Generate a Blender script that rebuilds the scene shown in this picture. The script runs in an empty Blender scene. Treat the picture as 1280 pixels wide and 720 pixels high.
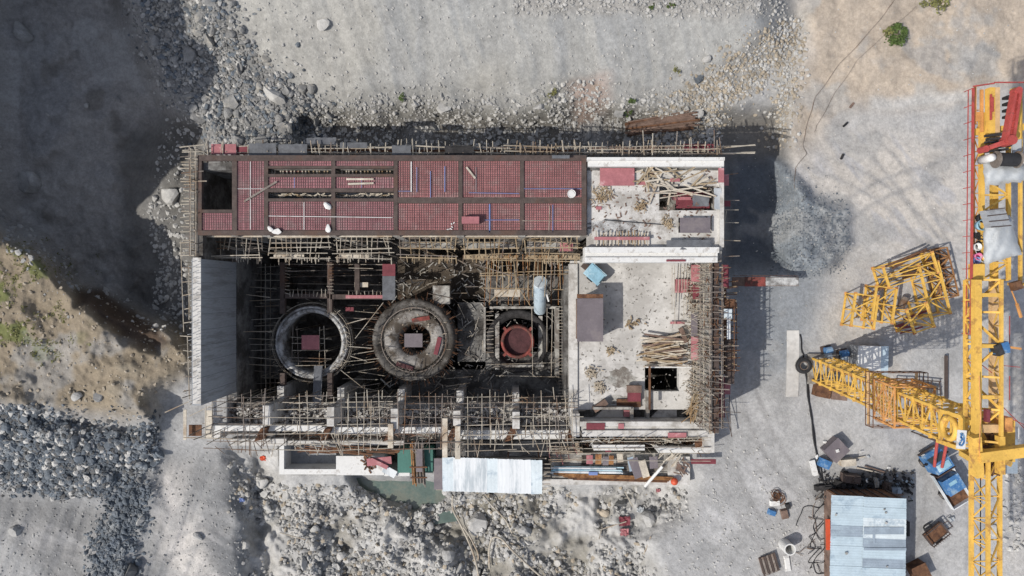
import bpy, bmesh, math, random
import numpy as np
from mathutils import Vector, Matrix
random.seed(7); rng = np.random.default_rng(7)
S = bpy.context.scene; COL = S.collection
CH = 59.0; F = 853.333          # camera height, focal length in photo pixels
def at(px, py, h=0.0):          # point of the place at height h seen from straight above
    k = (CH - h) / F
    return Vector(((px - 640) * k, (360 - py) * k, h))
U = random.uniform
# ---------------------------------------------------------------- materials
MATS = {}
def mat(name, col, var=.25, scale=1.5, rough=.85, metal=0., bump=.0, col2=None, amt2=.5, scale2=.4, stretch=None, fine=None):
    m = bpy.data.materials.new(name); m.use_nodes = True
    nt = m.node_tree; N = nt.nodes; L = nt.links; b = N['Principled BSDF']
    b.inputs['Roughness'].default_value = rough; b.inputs['Metallic'].default_value = metal
    b.inputs['Specular IOR Level'].default_value = .3
    g = N.new('ShaderNodeNewGeometry'); mp = N.new('ShaderNodeMapping')
    L.new(g.outputs['Position'], mp.inputs['Vector'])
    if stretch: mp.inputs['Scale'].default_value = stretch
    def noise(sc, det=5, r=.65):
        n = N.new('ShaderNodeTexNoise'); n.inputs['Scale'].default_value = sc; n.inputs['Detail'].default_value = det
        n.inputs['Roughness'].default_value = r; L.new(mp.outputs[0], n.inputs['Vector']); return n
    def ramp(src, p0, p1, c0, c1):
        r = N.new('ShaderNodeValToRGB'); e = r.color_ramp.elements
        e[0].position, e[1].position = p0, p1; e[0].color = (*c0, 1); e[1].color = (*c1, 1)
        L.new(src, r.inputs[0]); return r
    n1 = noise(scale)
    c = ramp(n1.outputs['Fac'], .3, .7, [x * (1 - var) for x in col], [min(1, x * (1 + var)) for x in col]).outputs[0]
    if col2:
        n2 = noise(scale2, 6, .7)
        f = ramp(n2.outputs['Fac'], .62 - amt2 * .3, .70 - amt2 * .2, (0, 0, 0), (1, 1, 1)).outputs[0]
        mx = N.new('ShaderNodeMix'); mx.data_type = 'RGBA'
        L.new(f, mx.inputs[0]); L.new(c, mx.inputs[6]); mx.inputs[7].default_value = (*col2, 1); c = mx.outputs[2]
    n3 = noise(fine or scale * 9, 3)
    f3 = ramp(n3.outputs['Fac'], .3, .7, (1 - var * .7,) * 3, (1 + var * .4,) * 3).outputs[0]
    mx = N.new('ShaderNodeMix'); mx.data_type = 'RGBA'; mx.blend_type = 'MULTIPLY'; mx.inputs[0].default_value = 1
    L.new(c, mx.inputs[6]); L.new(f3, mx.inputs[7]); L.new(mx.outputs[2], b.inputs['Base Color'])
    if bump:
        bp = N.new('ShaderNodeBump'); bp.inputs['Strength'].default_value = bump; bp.inputs['Distance'].default_value = .05
        L.new(n3.outputs['Fac'], bp.inputs['Height']); L.new(bp.outputs[0], b.inputs['Normal'])
    MATS[name] = m; return m
M = MATS
mat('white_concrete', (.53, .515, .485), .16, .8, .9, bump=.3, col2=(.33, .31, .28), amt2=.45, scale2=.7)
mat('slab_concrete', (.56, .545, .515), .12, .35, .9, bump=.2, col2=(.40, .385, .36), amt2=.55, scale2=.30)
mat('dirty_concrete', (.36, .35, .32), .35, 1.2, .9, bump=.4, col2=(.17, .15, .13), amt2=.6, scale2=.8)
mat('grey_concrete', (.31, .325, .34), .2, .5, .85, bump=.1, stretch=(3, 3, .35), col2=(.22, .225, .23), amt2=.5, scale2=.5)
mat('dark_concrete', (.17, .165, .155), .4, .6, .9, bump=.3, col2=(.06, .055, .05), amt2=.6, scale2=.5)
mat('dark_shade_concrete', (.13, .122, .112), .5, .6, .9, bump=.3, col2=(.05, .043, .036), amt2=.6, scale2=.7)  # very dark concrete: shade of pit floor and shaft put into the colour
mat('red_ply', (.335, .145, .145), .25, .5, .7, col2=(.33, .20, .19), amt2=.4, scale2=.9)
mat('red_ply_b', (.32, .145, .16), .25, .6, .7, col2=(.30, .195, .195), amt2=.4, scale2=.9)
mat('pink_ply', (.36, .14, .15), .2, 1.2, .65, col2=(.5, .3, .3), amt2=.2, scale2=1.2)
mat('dark_red_ply', (.17, .04, .05), .25, 1.2, .65)
mat('faded_red', (.22, .055, .045), .4, 1.5, .8, col2=(.10, .05, .04), amt2=.5, scale2=1.2)
mat('collar_concrete', (.30, .285, .265), .4, 1.0, .9, bump=.4, col2=(.085, .07, .055), amt2=.65, scale2=.55)
mat('maroon_dark', (.07, .028, .03), .4, 1.5, .8)
mat('brown_dark', (.075, .06, .045), .5, .8, .9)
mat('ring_concrete', (.44, .44, .43), .35, 1.6, .85, bump=.5, col2=(.16, .15, .14), amt2=.55, scale2=1.2)
mat('grey_ply', (.15, .13, .14), .15, .8, .6, col2=(.19, .165, .165), amt2=.4)
mat('rebar_mesh', (.17, .10, .095), .3, 3, .8)
mat('rust', (.15, .075, .04), .4, 2.5, .85, col2=(.08, .04, .025), amt2=.5, scale2=2)
mat('rust_orange', (.30, .15, .06), .35, 2, .85, col2=(.16, .07, .03), amt2=.4, scale2=1.5)
mat('dark_steel', (.08, .06, .052), .35, 1.5, .75, col2=(.10, .06, .045), amt2=.3)
mat('steel_tube', (.22, .19, .165), .4, 1.0, .65, metal=.1, col2=(.16, .09, .05), amt2=.4)
mat('pale_pole', (.41, .37, .305), .3, .9, .8, col2=(.30, .23, .16), amt2=.4)
mat('bamboo', (.35, .275, .18), .3, 1.2, .75, col2=(.25, .16, .08), amt2=.4)
mat('pale_timber', (.50, .45, .37), .3, 1.1, .85, col2=(.36, .28, .2), amt2=.4)
mat('brown_timber', (.17, .115, .09), .4, 1.4, .85)
mat('crane_yellow', (.66, .405, .085), .16, 1.0, .6, col2=(.40, .22, .07), amt2=.28, scale2=1.6)
mat('crane_orange', (.56, .27, .09), .25, 1.5, .55, col2=(.3, .12, .05), amt2=.3)
mat('crane_red', (.40, .07, .06), .3, 1.5, .6, col2=(.22, .06, .05), amt2=.35, scale2=1.5)
mat('mesh_orange', (.56, .37, .19), .2, 3, .7)
mat('tarp_grey', (.40, .42, .43), .1, 1.2, .55, bump=.2)
mat('black_rubber', (.025, .025, .027), .3, 4, .7)
mat('black_scrap', (.035, .033, .033), .6, 2.5, .8)
mat('white_paint', (.64, .635, .61), .1, 2, .6, col2=(.44, .42, .39), amt2=.3, scale2=2)
mat('sheet_white', (.65, .67, .675), .05, 1.1, .6, col2=(.40, .44, .46), amt2=.38, scale2=.55, stretch=(1.6, .25, 1))
mat('sheet_blue', (.43, .52, .57), .10, 1.0, .45, col2=(.30, .38, .44), amt2=.3, scale2=.8)
mat('sheet_pale', (.56, .62, .64), .10, 1.0, .45, col2=(.36, .43, .48), amt2=.3, scale2=.8)
mat('sheet_slate', (.26, .31, .36), .15, 1.0, .45, col2=(.33, .40, .45), amt2=.3, scale2=.8)
mat('blue_paint', (.06, .17, .36), .25, 1.5, .5, col2=(.24, .34, .43), amt2=.4, scale2=1.5)
mat('light_blue', (.25, .43, .53), .2, 1.5, .45, col2=(.5, .64, .68), amt2=.3)
mat('blue_pvc', (.16, .22, .42), .15, 2, .4)
mat('orange_red', (.55, .09, .04), .2, 2, .5)
mat('green_panel', (.055, .16, .13), .15, .8, .45)
mat('cloth_grey', (.12, .125, .135), .3, 2, .8)
mat('teal', (.10, .24, .22), .1, .5, .3)
mat('black_cable', (.02, .02, .022), .2, 3, .6)
mat('pink_plastic', (.62, .16, .30), .1, 3, .5)
mat('stone_grey', (.345, .34, .325), .35, .8, .95, bump=.4, fine=14)
mat('stone_pale', (.44, .43, .405), .25, .8, .95, bump=.4, fine=14)
mat('stone_blue', (.125, .143, .162), .5, .7, .95, bump=.4, col2=(.30, .31, .31), amt2=.3, scale2=.6, fine=14)
mat('stone_dark', (.12, .12, .118), .4, .8, .95, bump=.4, fine=14)
mat('stone_mid', (.24, .238, .23), .4, .8, .95, bump=.4, col2=(.36, .34, .30), amt2=.3, scale2=.9, fine=14)
mat('stone_tan', (.36, .31, .24), .3, .8, .95, bump=.4, fine=14)
mat('leaf', (.075, .115, .03), .4, 3, .8)
mat('leaf_yellow', (.17, .17, .06), .4, 3, .8)
mat('twig', (.16, .12, .08), .3, 3, .9)
mat('glass', (.05, .07, .08), .1, 3, .12)
def water_mat():
    m = mat('pond', (.105, .145, .125), .2, .5, .18, col2=(.15, .165, .135), amt2=.5, scale2=.5)
    m.node_tree.nodes['Principled BSDF'].inputs['Specular IOR Level'].default_value = .5
water_mat()
# ---------------------------------------------------------------- mesh builder
class MB:
    def __init__(s): s.v = []; s.f = []
    def hexa(s, c):
        n = len(s.v); s.v += [Vector(x) for x in c]
        s.f += [tuple(n + i for i in q) for q in ((3, 2, 1, 0), (4, 5, 6, 7), (0, 1, 5, 4), (1, 2, 6, 5), (2, 3, 7, 6), (3, 0, 4, 7))]
        return s
    def box(s, x0, x1, y0, y1, z0, z1):
        x0, x1 = sorted((x0, x1)); y0, y1 = sorted((y0, y1)); z0, z1 = sorted((z0, z1))
        return s.hexa([(x0, y0, z0), (x1, y0, z0), (x1, y1, z0), (x0, y1, z0), (x0, y0, z1), (x1, y0, z1), (x1, y1, z1), (x0, y1, z1)])
    def pbox(s, px0, py0, px1, py1, h, t):           # box whose top face (height h) spans these photo coordinates
        a, b = at(px0, py0, h), at(px1, py1, h)
        return s.box(a.x, b.x, a.y, b.y, h - t, h)
    def obox(s, c, size, rz=0., tilt=0., taper=1.):
        R = Matrix.Rotation(rz, 3, 'Z') @ Matrix.Rotation(tilt, 3, 'X'); w, l, h = [q / 2 for q in size]
        P = [(-w, -l, -h), (w, -l, -h), (w, l, -h), (-w, l, -h)] + [(a * taper, b * taper, h) for a, b in ((-w, -l), (w, -l), (w, l), (-w, l))]
        return s.hexa([Vector(c) + R @ Vector(p) for p in P])
    def bar(s, p, q, w, h=None):
        p, q = Vector(p), Vector(q); d = q - p
        if d.length < 1e-6: return s
        d.normalize(); h = h or w
        up = Vector((0, 0, 1)) if abs(d.z) < .95 else Vector((0, 1, 0))
        a = d.cross(up).normalized() * (w / 2); b = a.cross(d).normalized() * (h / 2)
        return s.hexa([p - a - b, p + a - b, q + a - b, q - a - b, p - a + b, p + a + b, q + a + b, q - a + b])
    def tube(s, p, q, r, n=6, r2=None, cap=True):
        p, q = Vector(p), Vector(q); d = (q - p); r2 = r if r2 is None else r2
        if d.length < 1e-6: return s
        d.normalize(); up = Vector((0, 0, 1)) if abs(d.z) < .95 else Vector((0, 1, 0))
        a = d.cross(up).normalized(); b = a.cross(d); k = len(s.v)
        for c, rr in ((p, r), (q, r2)):
            for i in range(n):
                t = 2 * math.pi * i / n; s.v.append(c + (a * math.cos(t) + b * math.sin(t)) * rr)
        for i in range(n):
            j = (i + 1) % n; s.f.append((k + i, k + j, k + n + j, k + n + i))
        if cap: s.f += [tuple(k + i for i in range(n - 1, -1, -1)), tuple(k + n + i for i in range(n))]
        return s
    def path(s, pts, r, n=6):
        pts = [Vector(p) for p in pts]; k0 = len(s.v)
        for i, p in enumerate(pts):
            d = (pts[min(i + 1, len(pts) - 1)] - pts[max(i - 1, 0)]).normalized()
            up = Vector((0, 0, 1)) if abs(d.z) < .9 else Vector((0, 1, 0))
            a = d.cross(up).normalized(); b = a.cross(d)
            for j in range(n):
                t = 2 * math.pi * j / n; s.v.append(p + (a * math.cos(t) + b * math.sin(t)) * r)
        for i in range(len(pts) - 1):
            for j in range(n):
                l = (j + 1) % n; s.f.append((k0 + i * n + j, k0 + i * n + l, k0 + (i + 1) * n + l, k0 + (i + 1) * n + j))
        return s
    def lathe(s, c, prof, n=48, a0=0., a1=2 * math.pi, close=False):   # prof: list of (r, z)
        c = Vector(c); k = len(s.v); full = abs(a1 - a0 - 2 * math.pi) < 1e-6; m = n if full else n + 1
        for i in range(m):
            t = a0 + (a1 - a0) * i / n
            for r, z in prof: s.v.append(c + Vector((r * math.cos(t), r * math.sin(t), z)))
        P = len(prof)
        for i in range(n):
            j = (i + 1) % m
            for q in range(P if close else P - 1):
                w = (q + 1) % P
                s.f.append((k + i * P + q, k + j * P + q, k + j * P + w, k + i * P + w))
        return s
    def disc(s, c, r, n=32):
        k = len(s.v); c = Vector(c)
        for i in range(n):
            t = 2 * math.pi * i / n; s.v.append(c + Vector((r * math.cos(t), r * math.sin(t), 0)))
        s.f.append(tuple(range(k, k + n))); return s
    def torus(s, c, R, r, n=32, m=10, tilt=None):
        k = len(s.v); c = Vector(c); T = tilt or Matrix.Identity(3)
        for i in range(n):
            t = 2 * math.pi * i / n
            for j in range(m):
                u = 2 * math.pi * j / m; w = R + r * math.cos(u)
                s.v.append(c + T @ Vector((w * math.cos(t), w * math.sin(t), r * math.sin(u))))
        for i in range(n):
            for j in range(m):
                a, b = (i + 1) % n, (j + 1) % m
                s.f.append((k + i * m + j, k + a * m + j, k + a * m + b, k + i * m + b))
        return s
    def prism(s, pts, z0, z1):
        k = len(s.v); n = len(pts)
        for z in (z0, z1): s.v += [Vector((p[0], p[1], z)) for p in pts]
        s.f += [tuple(k + i for i in range(n - 1, -1, -1)), tuple(k + n + i for i in range(n))]
        for i in range(n):
            j = (i + 1) % n; s.f.append((k + i, k + j, k + n + j, k + n + i))
        return s
    def lattice(s, P0, P1, du, dv, nb, rc, rb, cross=False):
        """box truss from P0 to P1, corner offsets +-du, +-dv, nb bays"""
        P0, P1, du, dv = map(Vector, (P0, P1, du, dv)); sg = ((-1, -1), (1, -1), (1, 1), (-1, 1))
        cs = [[P0.lerp(P1, i / nb) + du * a + dv * b for a, b in sg] for i in range(nb + 1)]
        for k in range(4): s.bar(cs[0][k], cs[-1][k], rc)
        for i in range(nb + 1):
            for k in range(4): s.bar(cs[i][k], cs[i][(k + 1) % 4], rb)
            if i < nb:
                for k in range(4):
                    l = (k + 1) % 4
                    if cross or i % 2 == 0: s.bar(cs[i][k], cs[i + 1][l], rb)
                    if cross or i % 2: s.bar(cs[i][l], cs[i + 1][k], rb)
        return s
    def mesh(s, name, off=Vector((0, 0, 0))):
        me = bpy.data.meshes.new(name); me.from_pydata([tuple(v - off) for v in s.v], [], s.f); me.validate(); return me
ORG = {}
def props(o, label=None, cat=None, group=None, kind=None):
    for k, v in (('label', label), ('category', cat), ('group', group), ('kind', kind)):
        if v: o[k] = v
    return o
def thing(name, label, cat, loc=(0, 0, 0), group=None):
    o = bpy.data.objects.new(name, None); COL.objects.link(o); o.location = loc; o.empty_display_size = .3
    ORG[o] = Vector(loc); return props(o, label, cat, group)
def part(mb, name, m, parent, label=None, kind=None, smooth=False):
    off = ORG[parent]; me = mb.mesh(name, off); me.materials.append(M[m])
    if smooth: me.shade_smooth()
    o = bpy.data.objects.new(name, me); COL.objects.link(o); o.parent = parent; ORG[o] = off
    return props(o, label, None, None, kind)
def solo(mb, name, m, label, cat=None, group=None, kind=None, smooth=False):
    xs = [v.x for v in mb.v]; ys = [v.y for v in mb.v]; zs = [v.z for v in mb.v]
    off = Vector(((min(xs) + max(xs)) / 2, (min(ys) + max(ys)) / 2, min(zs)))
    me = mb.mesh(name, off); me.materials.append(M[m])
    if smooth: me.shade_smooth()
    o = bpy.data.objects.new(name, me); COL.objects.link(o); o.location = off; ORG[o] = off
    return props(o, label, cat, group, kind)
# ---------------------------------------------------------------- numpy noise
def _hash(ix, iy, s):
    h = (ix.astype(np.int64) * 374761393 + iy.astype(np.int64) * 668265263 + s * 2147483647) & 0xffffffff
    h = ((h ^ (h >> 13)) * 1274126177) & 0xffffffff
    return ((h ^ (h >> 16)) & 0xffff) / 65535.0
def vnoise(x, y, s=0):
    ix, iy = np.floor(x), np.floor(y); fx, fy = x - ix, y - iy
    fx = fx * fx * (3 - 2 * fx); fy = fy * fy * (3 - 2 * fy)
    a, b, c, d = _hash(ix, iy, s), _hash(ix + 1, iy, s), _hash(ix, iy + 1, s), _hash(ix + 1, iy + 1, s)
    return (a * (1 - fx) + b * fx) * (1 - fy) + (c * (1 - fx) + d * fx) * fy
def fbm(x, y, sc, oct=5, s=0, g=.5):
    t = 0; a = 1; n = 0; f = 1. / sc
    for o in range(oct):
        t = t + a * vnoise(x * f + 17.3 * o, y * f - 9.1 * o, s + o); n += a; a *= g; f *= 2.03
    return t / n - .5
# ---------------------------------------------------------------- terrain
xs = np.concatenate([np.linspace(-2600, -60, 40), np.arange(-44, 1326, 2.0), np.linspace(1345, 3900, 40)])
ys = np.concatenate([np.linspace(-2300, -60, 36), np.arange(-44, 766, 2.0), np.linspace(785, 3000, 36)])
GX, GY = np.meshgrid(xs, ys)
WX = GX + 26 * fbm(GX, GY, 60, 4, 1); WY = GY + 26 * fbm(GX, GY, 60, 4, 2)
def poly(pts, soft=14, warp=True, X=None, Y=None):
    x, y = (WX, WY) if warp else (GX, GY)
    if X is not None: x, y = X, Y
    inside = np.zeros(x.shape, bool); d2 = np.full(x.shape, 1e12); n = len(pts)
    for i in range(n):
        (ax, ay), (bx, by) = pts[i], pts[(i + 1) % n]
        c = ((ay > y) != (by > y)) & (x < (bx - ax) * (y - ay) / ((by - ay) if by != ay else 1e-9) + ax); inside ^= c
        ex, ey = bx - ax, by - ay; t = np.clip(((x - ax) * ex + (y - ay) * ey) / (ex * ex + ey * ey + 1e-9), 0, 1)
        d2 = np.minimum(d2, (x - ax - t * ex) ** 2 + (y - ay - t * ey) ** 2)
    sd = np.sqrt(d2) * np.where(inside, 1, -1)
    t = np.clip(sd / soft * .5 + .5, 0, 1); return t * t * (3 - 2 * t)
def step(v, a, b):
    t = np.clip((v - a) / (b - a), 0, 1); return t * t * (3 - 2 * t)
P_HOLLOW = [(-60, -400), (150, -400), (150, 0), (205, 120), (250, 165), (245, 300), (235, 420), (190, 405), (110, 365), (60, 320), (10, 275), (-60, 240)]
P_BENCH = [(-900, 260), (0, 285), (55, 325), (100, 365), (180, 405), (235, 405), (245, 455), (200, 490), (190, 530), (90, 520), (0, 510), (-900, 520)]
P_HEAP = [(-120, 505), (0, 505), (40, 512), (70, 520), (110, 545), (150, 545), (200, 525), (192, 575), (150, 600), (120, 622), (60, 612), (0, 600), (-120, 600)]
P_HEAP2 = [(140, 610), (185, 600), (190, 640), (160, 690), (175, 740), (105, 740), (115, 680)]
P_SLOPE = [(190, -900), (980, -900), (975, 60), (900, 100), (800, 120), (640, 128), (420, 140), (330, 90), (240, 30)]
P_BOULD = [(140, -60), (225, -60), (330, 80), (420, 150), (400, 190), (300, 185), (250, 165), (205, 100)]
P_FOOT = [(400, 125), (560, 120), (640, 128), (720, 100), (760, 120), (900, 120), (905, 200), (380, 200)]
P_TRENCH = [(380, 150), (700, 145), (980, 140), (985, 330), (900, 335), (900, 210), (380, 215)]
P_GRAVTOP = [(640, -200), (985, -200), (985, 18), (900, 22), (760, 14), (640, 14)]
P_GRAVR = [(985, 20), (1010, 20), (985, 180), (965, 190), (972, 90), (905, 140), (880, 170), (800, 160), (870, 100), (930, 60)]
P_GHEAP = [(966, 205), (985, 215), (1012, 245), (1055, 262), (1064, 305), (1045, 335), (1010, 348), (975, 340), (962, 300)]
P_DEBRIS = [(285, 565), (345, 560), (350, 605), (450, 610), (680, 605), (860, 600), (850, 640), (800, 680), (830, 760), (300, 760), (310, 650)]
P_TANR = [(985, 0), (1330, -200), (1330, 110), (1180, 125), (1060, 130), (1000, 190), (985, 170), (1010, 60)]
P_PALE = [(1000, 200), (1030, 165), (1100, 160), (1200, 170), (1210, 300), (1150, 330), (1080, 300), (1060, 260), (1005, 225)]
P_ROAD = [(200, 590), (235, 585), (260, 720), (350, 900), (200, 900), (205, 720), (190, 650)]
hol, bench = poly(P_HOLLOW, 20), poly(P_BENCH, 14)
heap, heap2, slope = poly(P_HEAP, 22), poly(P_HEAP2, 20), poly(P_SLOPE, 30)
bould, foot, trench = poly(P_BOULD, 18), poly(P_FOOT, 22), poly(P_TRENCH, 16)
gtop, gravr, gheap = poly(P_GRAVTOP, 10), poly(P_GRAVR, 14), poly(P_GHEAP, 12)
debris, tanr, pale, road = poly(P_DEBRIS, 22), poly(P_TANR, 26), poly(P_PALE, 30), poly(P_ROAD, 22)
scar = poly([(95, 362), (130, 368), (175, 400), (208, 425), (200, 440), (160, 430), (120, 400), (98, 385)], 8)
pool_bed = poly([(440, 590), (550, 590), (556, 615), (540, 632), (500, 630), (470, 618), (446, 612)], 10)
south = step(GY, 535, 590)
fine = fbm(GX, GY, 14, 4, 11); med = fbm(GX, GY, 55, 5, 12); big = fbm(GX, GY, 190, 4, 13)
# gullies run down the cut slope
gul = fbm(WX * 1.0 - WY * (.12 + .25 * vnoise(GX / 150, GY / 150, 77)), WY * .10, 30, 5, 21); gul2 = fbm(WX - WY * .3 + 14 * med, WY * .09, 11, 4, 22)
H = .25 * med + .06 * fine + .3 * big
H += slope * (np.clip(140 - GY, 0, 260) / 140 * 4.2 + .32 * gul + .1 * gul2 - .04 * fine)
H += -7.0 * hol * (1 - .3 * step(GX, 150, 240)) + hol * (2.2 * med + .6 * fine)
H += 2.4 * bench + bench * (1.7 * med + .5 * fine) - scar * 1.6
H += heap * (1.5 + 1.0 * med + .7 * fine) + heap2 * (.8 + .9 * med + .5 * fine)
H += bould * (.5 + .9 * med + .4 * fine) + foot * (.3 + .9 * med + .4 * fine) - trench * 2.3
H += gheap * (1.0 + 1.9 * med + .6 * fine)
H += tanr * (np.clip(125 - GY, 0, 250) / 125 * 1.6 + .9 * med)
H += debris * (-2.4 + 2.6 * med + 1.5 * fine)
H = H * (1 - pool_bed) + (-3.7 + .5 * fine) * pool_bed
H += -1.0 * south * step(GX, 420, 240) + step(GX, 320, 220) * south * .5 * fbm(GX + GY * .35, GY * .12, 16, 4, 31)
Hin = np.where((GX > -50) & (GX < 1332) & (GY > -50) & (GY < 772), H, H * .6)
k = (CH - Hin) / F
TX, TY = (GX - 640) * k, (360 - GY) * k
# unseen ridge added outside the frame to cast shade into the hollow
shade_ridge = step(TX, -47.5, -57.0) * step(TY, -5.0, 2.5)
Z = Hin + shade_ridge * (36 + 5 * fbm(GX, GY, 160, 4, 41) + 5 * fbm(TX, TY, 5, 4, 42)) + step(TX, -60, -120) * 12 + step(TY, 32, 80) * 14
# excavation for the powerhouse
ex = step(TX, -24.6, -24.1) * step(TX, 15.9, 15.4) * step(TY, 8.9, 8.5) * step(TY, -12.6, -12.1)
Z = Z * (1 - ex) - 12.5 * ex
yd = step(TX, -20.6, -20.3) * step(TX, 15.2, 14.9) * step(TY, -12.0, -12.3) * step(TY, -16.2, -15.9)
Z = Z - yd * np.clip(Z + 3.6, 0, 9)
# ------ soil colours, with some shade painted in around the hollow
def c(*a): return np.array(a)
A = np.ones(GX.shape + (3,)) * c(.355, .352, .345)
def lay(mask, col, k=1.0):
    global A
    m = np.clip(mask * k, 0, 1)[..., None]; A = A * (1 - m) + c(*col) * m
lay(step(GX, 940, 1060), (.405, .40, .39))
lay(step(fbm(GX, GY, 120, 5, 51), -.02, .16) * step(GX, 950, 1050), (.465, .43, .38), .6)
lay(step(fbm(GX, GY, 70, 5, 58), .0, .2) * step(GX, 950, 1050), (.36, .36, .365), .7)
lay(pale, (.52, .475, .42), .75)
lay(step(fbm(GX - GY * .8, GY * .3 + GX * .2, 14, 4, 52), .02, .2) * pale, (.385, .38, .385), .8)
lay(tanr, (.41, .345, .275), .95)
lay(step(fbm(GX, GY, 40, 5, 59), .06, .2) * tanr, (.36, .35, .33), .7)
lay(poly([(1085, 118), (1200, 108), (1240, 112), (1215, 120), (1090, 134)], 6), (.46, .45, .43), .8)
lay(slope, (.36, .358, .34), .95)
lay(step(gul, .0, .22) * slope, (.305, .31, .31), .7)
lay(step(gul2, .08, .28) * slope, (.25, .26, .265), .5)
lay(step(big, .02, .2) * slope, (.40, .385, .345), .6)
lay(foot, (.24, .235, .215), .85); lay(bould, (.16, .16, .155), .9)
lay(gtop, (.33, .32, .30)); lay(gravr, (.34, .325, .295), .85)
lay(hol, (.33, .315, .295), .93)
lay(step(med, .02, .2) * hol, (.28, .28, .278), .7); lay(step(fbm(GX, GY, 30, 5, 57), .1, .25) * hol, (.17, .155, .135), .6)
lay(step(fbm(GX, GY, 46, 5, 83), .05, .14) * hol, (.42, .415, .40), .5); lay(step(GX, 165, 240) * hol * step(GY, 110, 170), (.105, .102, .096), .85)  # last patch: shade painted over the building side of the hollow
lay(poly([(150, 165), (255, 150), (250, 420), (225, 420), (150, 380)], 24), (.12, .115, .105), .8); lay(poly([(180, 235), (205, 235), (232, 330), (240, 400), (205, 395), (180, 330)], 22), (.22, .215, .205), .6)  # dark wedge beside the building is painted shade, with a paler strip inside
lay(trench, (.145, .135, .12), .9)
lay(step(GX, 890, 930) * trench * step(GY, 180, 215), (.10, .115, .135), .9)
lay(poly([(905, 330), (1000, 335), (1035, 350), (1015, 400), (990, 470), (915, 490)], 24), (.24, .258, .275), .9); lay(gheap, (.215, .24, .262), .97)
lay(bench, (.25, .205, .145), .95)
lay(step(med, .04, .2) * bench, (.31, .275, .215), .7)
lay(bench * step(fbm(GX, GY, 26, 5, 53), .08, .16) * step(GX, 140, 30) * step(GY, 290, 330) * step(GY, 500, 450), (.13, .15, .05), .85)
lay(scar, (.085, .060, .045), .95)  # brown earth face below the lip, its shade mixed into the colour
lay(heap, (.145, .16, .175), .9); lay(heap2, (.16, .175, .185), .9)
lay(south * step(GX, 420, 200) * (1 - heap) * (1 - heap2) * (1 - bench), (.205, .205, .203), .9)
lay(step(GX, 345, 290) * step(GX, 200, 250) * step(GY, 590, 640), (.15, .155, .16), .8)
stk = fbm(GX * .5 - GY * .87, (GX * .87 + GY * .5) * .16, 15, 4, 61); lay(step(GY, 585, 640) * step(GX, 330, 250) * (1 - heap) * (1 - heap2) * step(stk, .02, .2), (.36, .355, .35), .75)
lay(road, (.47, .45, .425), .8); lay(poly([(205, 660), (230, 630), (262, 720), (262, 800), (200, 800)], 10), (.56, .53, .49), .7)
lay(poly([(200, 600), (212, 600), (232, 680), (220, 690)], 8), (.54, .51, .48), .6)
lay(poly([(-60, 640), (10, 660), (60, 720), (60, 800), (-60, 800)], 25), (.40, .40, .395), .6)
lay(debris, (.40, .393, .37), .95)
lay(step(med, .0, .15) * debris, (.47, .46, .44), .7); lay(step(fbm(GX, GY, 48, 4, 71), .0, .15) * debris, (.46, .45, .43), .6); lay(step(med, -.05, -.2) * debris, (.20, .185, .15), .7)
lay(poly([(470, 600), (600, 610), (640, 650), (600, 700), (540, 660), (470, 640)], 30), (.23, .215, .18), .6)
lay(poly([(590, 615), (680, 615), (690, 670), (640, 690), (600, 650)], 18), (.20, .18, .135), .7)
lay(step(fbm(GX, GY, 34, 5, 55), .0, .18) * step(GX, 860, 900) * step(GX, 1040, 1000) * step(GY, 470, 520), (.44, .435, .43), .7)
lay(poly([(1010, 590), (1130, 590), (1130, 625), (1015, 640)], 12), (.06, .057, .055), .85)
lay(step(fbm(GX, GY, 22, 5, 56), .13, .24) * slope * step(GY, 90, 120) * step(GX, 660, 700), (.17, .17, .08), .7)
lay(poly([(715, 110), (760, 95), (755, 150), (730, 160)], 14) , (.38, .25, .20), .5)
st = fbm(GX * .9 + GY * .45, GY * .9 - GX * .45, 46, 5, 91); lay(step(st, .07, .19) * (1 - hol) * (1 - slope), (.30, .30, .295), .55)
for (x0, y0, x1, y1, wv) in ((1015, 200, 1200, 330, 8), (1010, 320, 1190, 200, 10), (1090, 180, 1180, 330, 6), (1040, 640, 930, 480, 9), (1000, 720, 900, 560, 7), (1195, 560, 1210, 720, 8), (1160, 520, 1150, 720, 6), (300, 640, 20, 700, 12), (110, 720, 20, 640, 9)):   # tyre tracks
    ex_, ey_ = x1 - x0, y1 - y0; Ln = math.hypot(ex_, ey_); u_ = ((GX - x0) * ex_ + (GY - y0) * ey_) / Ln; v_ = ((GX - x0) * -ey_ + (GY - y0) * ex_) / Ln + wv * 2 * np.sin(u_ / 60)
    for off in (-11, 11): tr = np.exp(-((v_ - off) / 3.2) ** 2) * step(u_, -10, 30) * step(u_, Ln + 10, Ln - 30) * (.5 + .9 * vnoise(GX / 12, GY / 12, 5)); lay(tr, (.28, .275, .27), .6)
mot = (1 + .34 * fine + .20 * fbm(GX, GY, 5, 3, 54))[..., None]
A = np.clip(A * mot, .01, .9)
ny, nx = GX.shape
me = bpy.data.meshes.new('ground')
V = np.stack([TX, TY, Z], -1).reshape(-1, 3)
idx = np.arange(nx * ny).reshape(ny, nx)
Q = np.stack([idx[:-1, :-1], idx[1:, :-1], idx[1:, 1:], idx[:-1, 1:]], -1).reshape(-1, 4)
me.vertices.add(len(V)); me.vertices.foreach_set('co', V.ravel())
me.loops.add(Q.size); me.loops.foreach_set('vertex_index', Q.ravel().astype(np.int32))
me.polygons.add(len(Q)); me.polygons.foreach_set('loop_start', np.arange(0, Q.size, 4, dtype=np.int32))
me.update(calc_edges=True)
ca = me.color_attributes.new('soil', 'FLOAT_COLOR', 'POINT')
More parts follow.
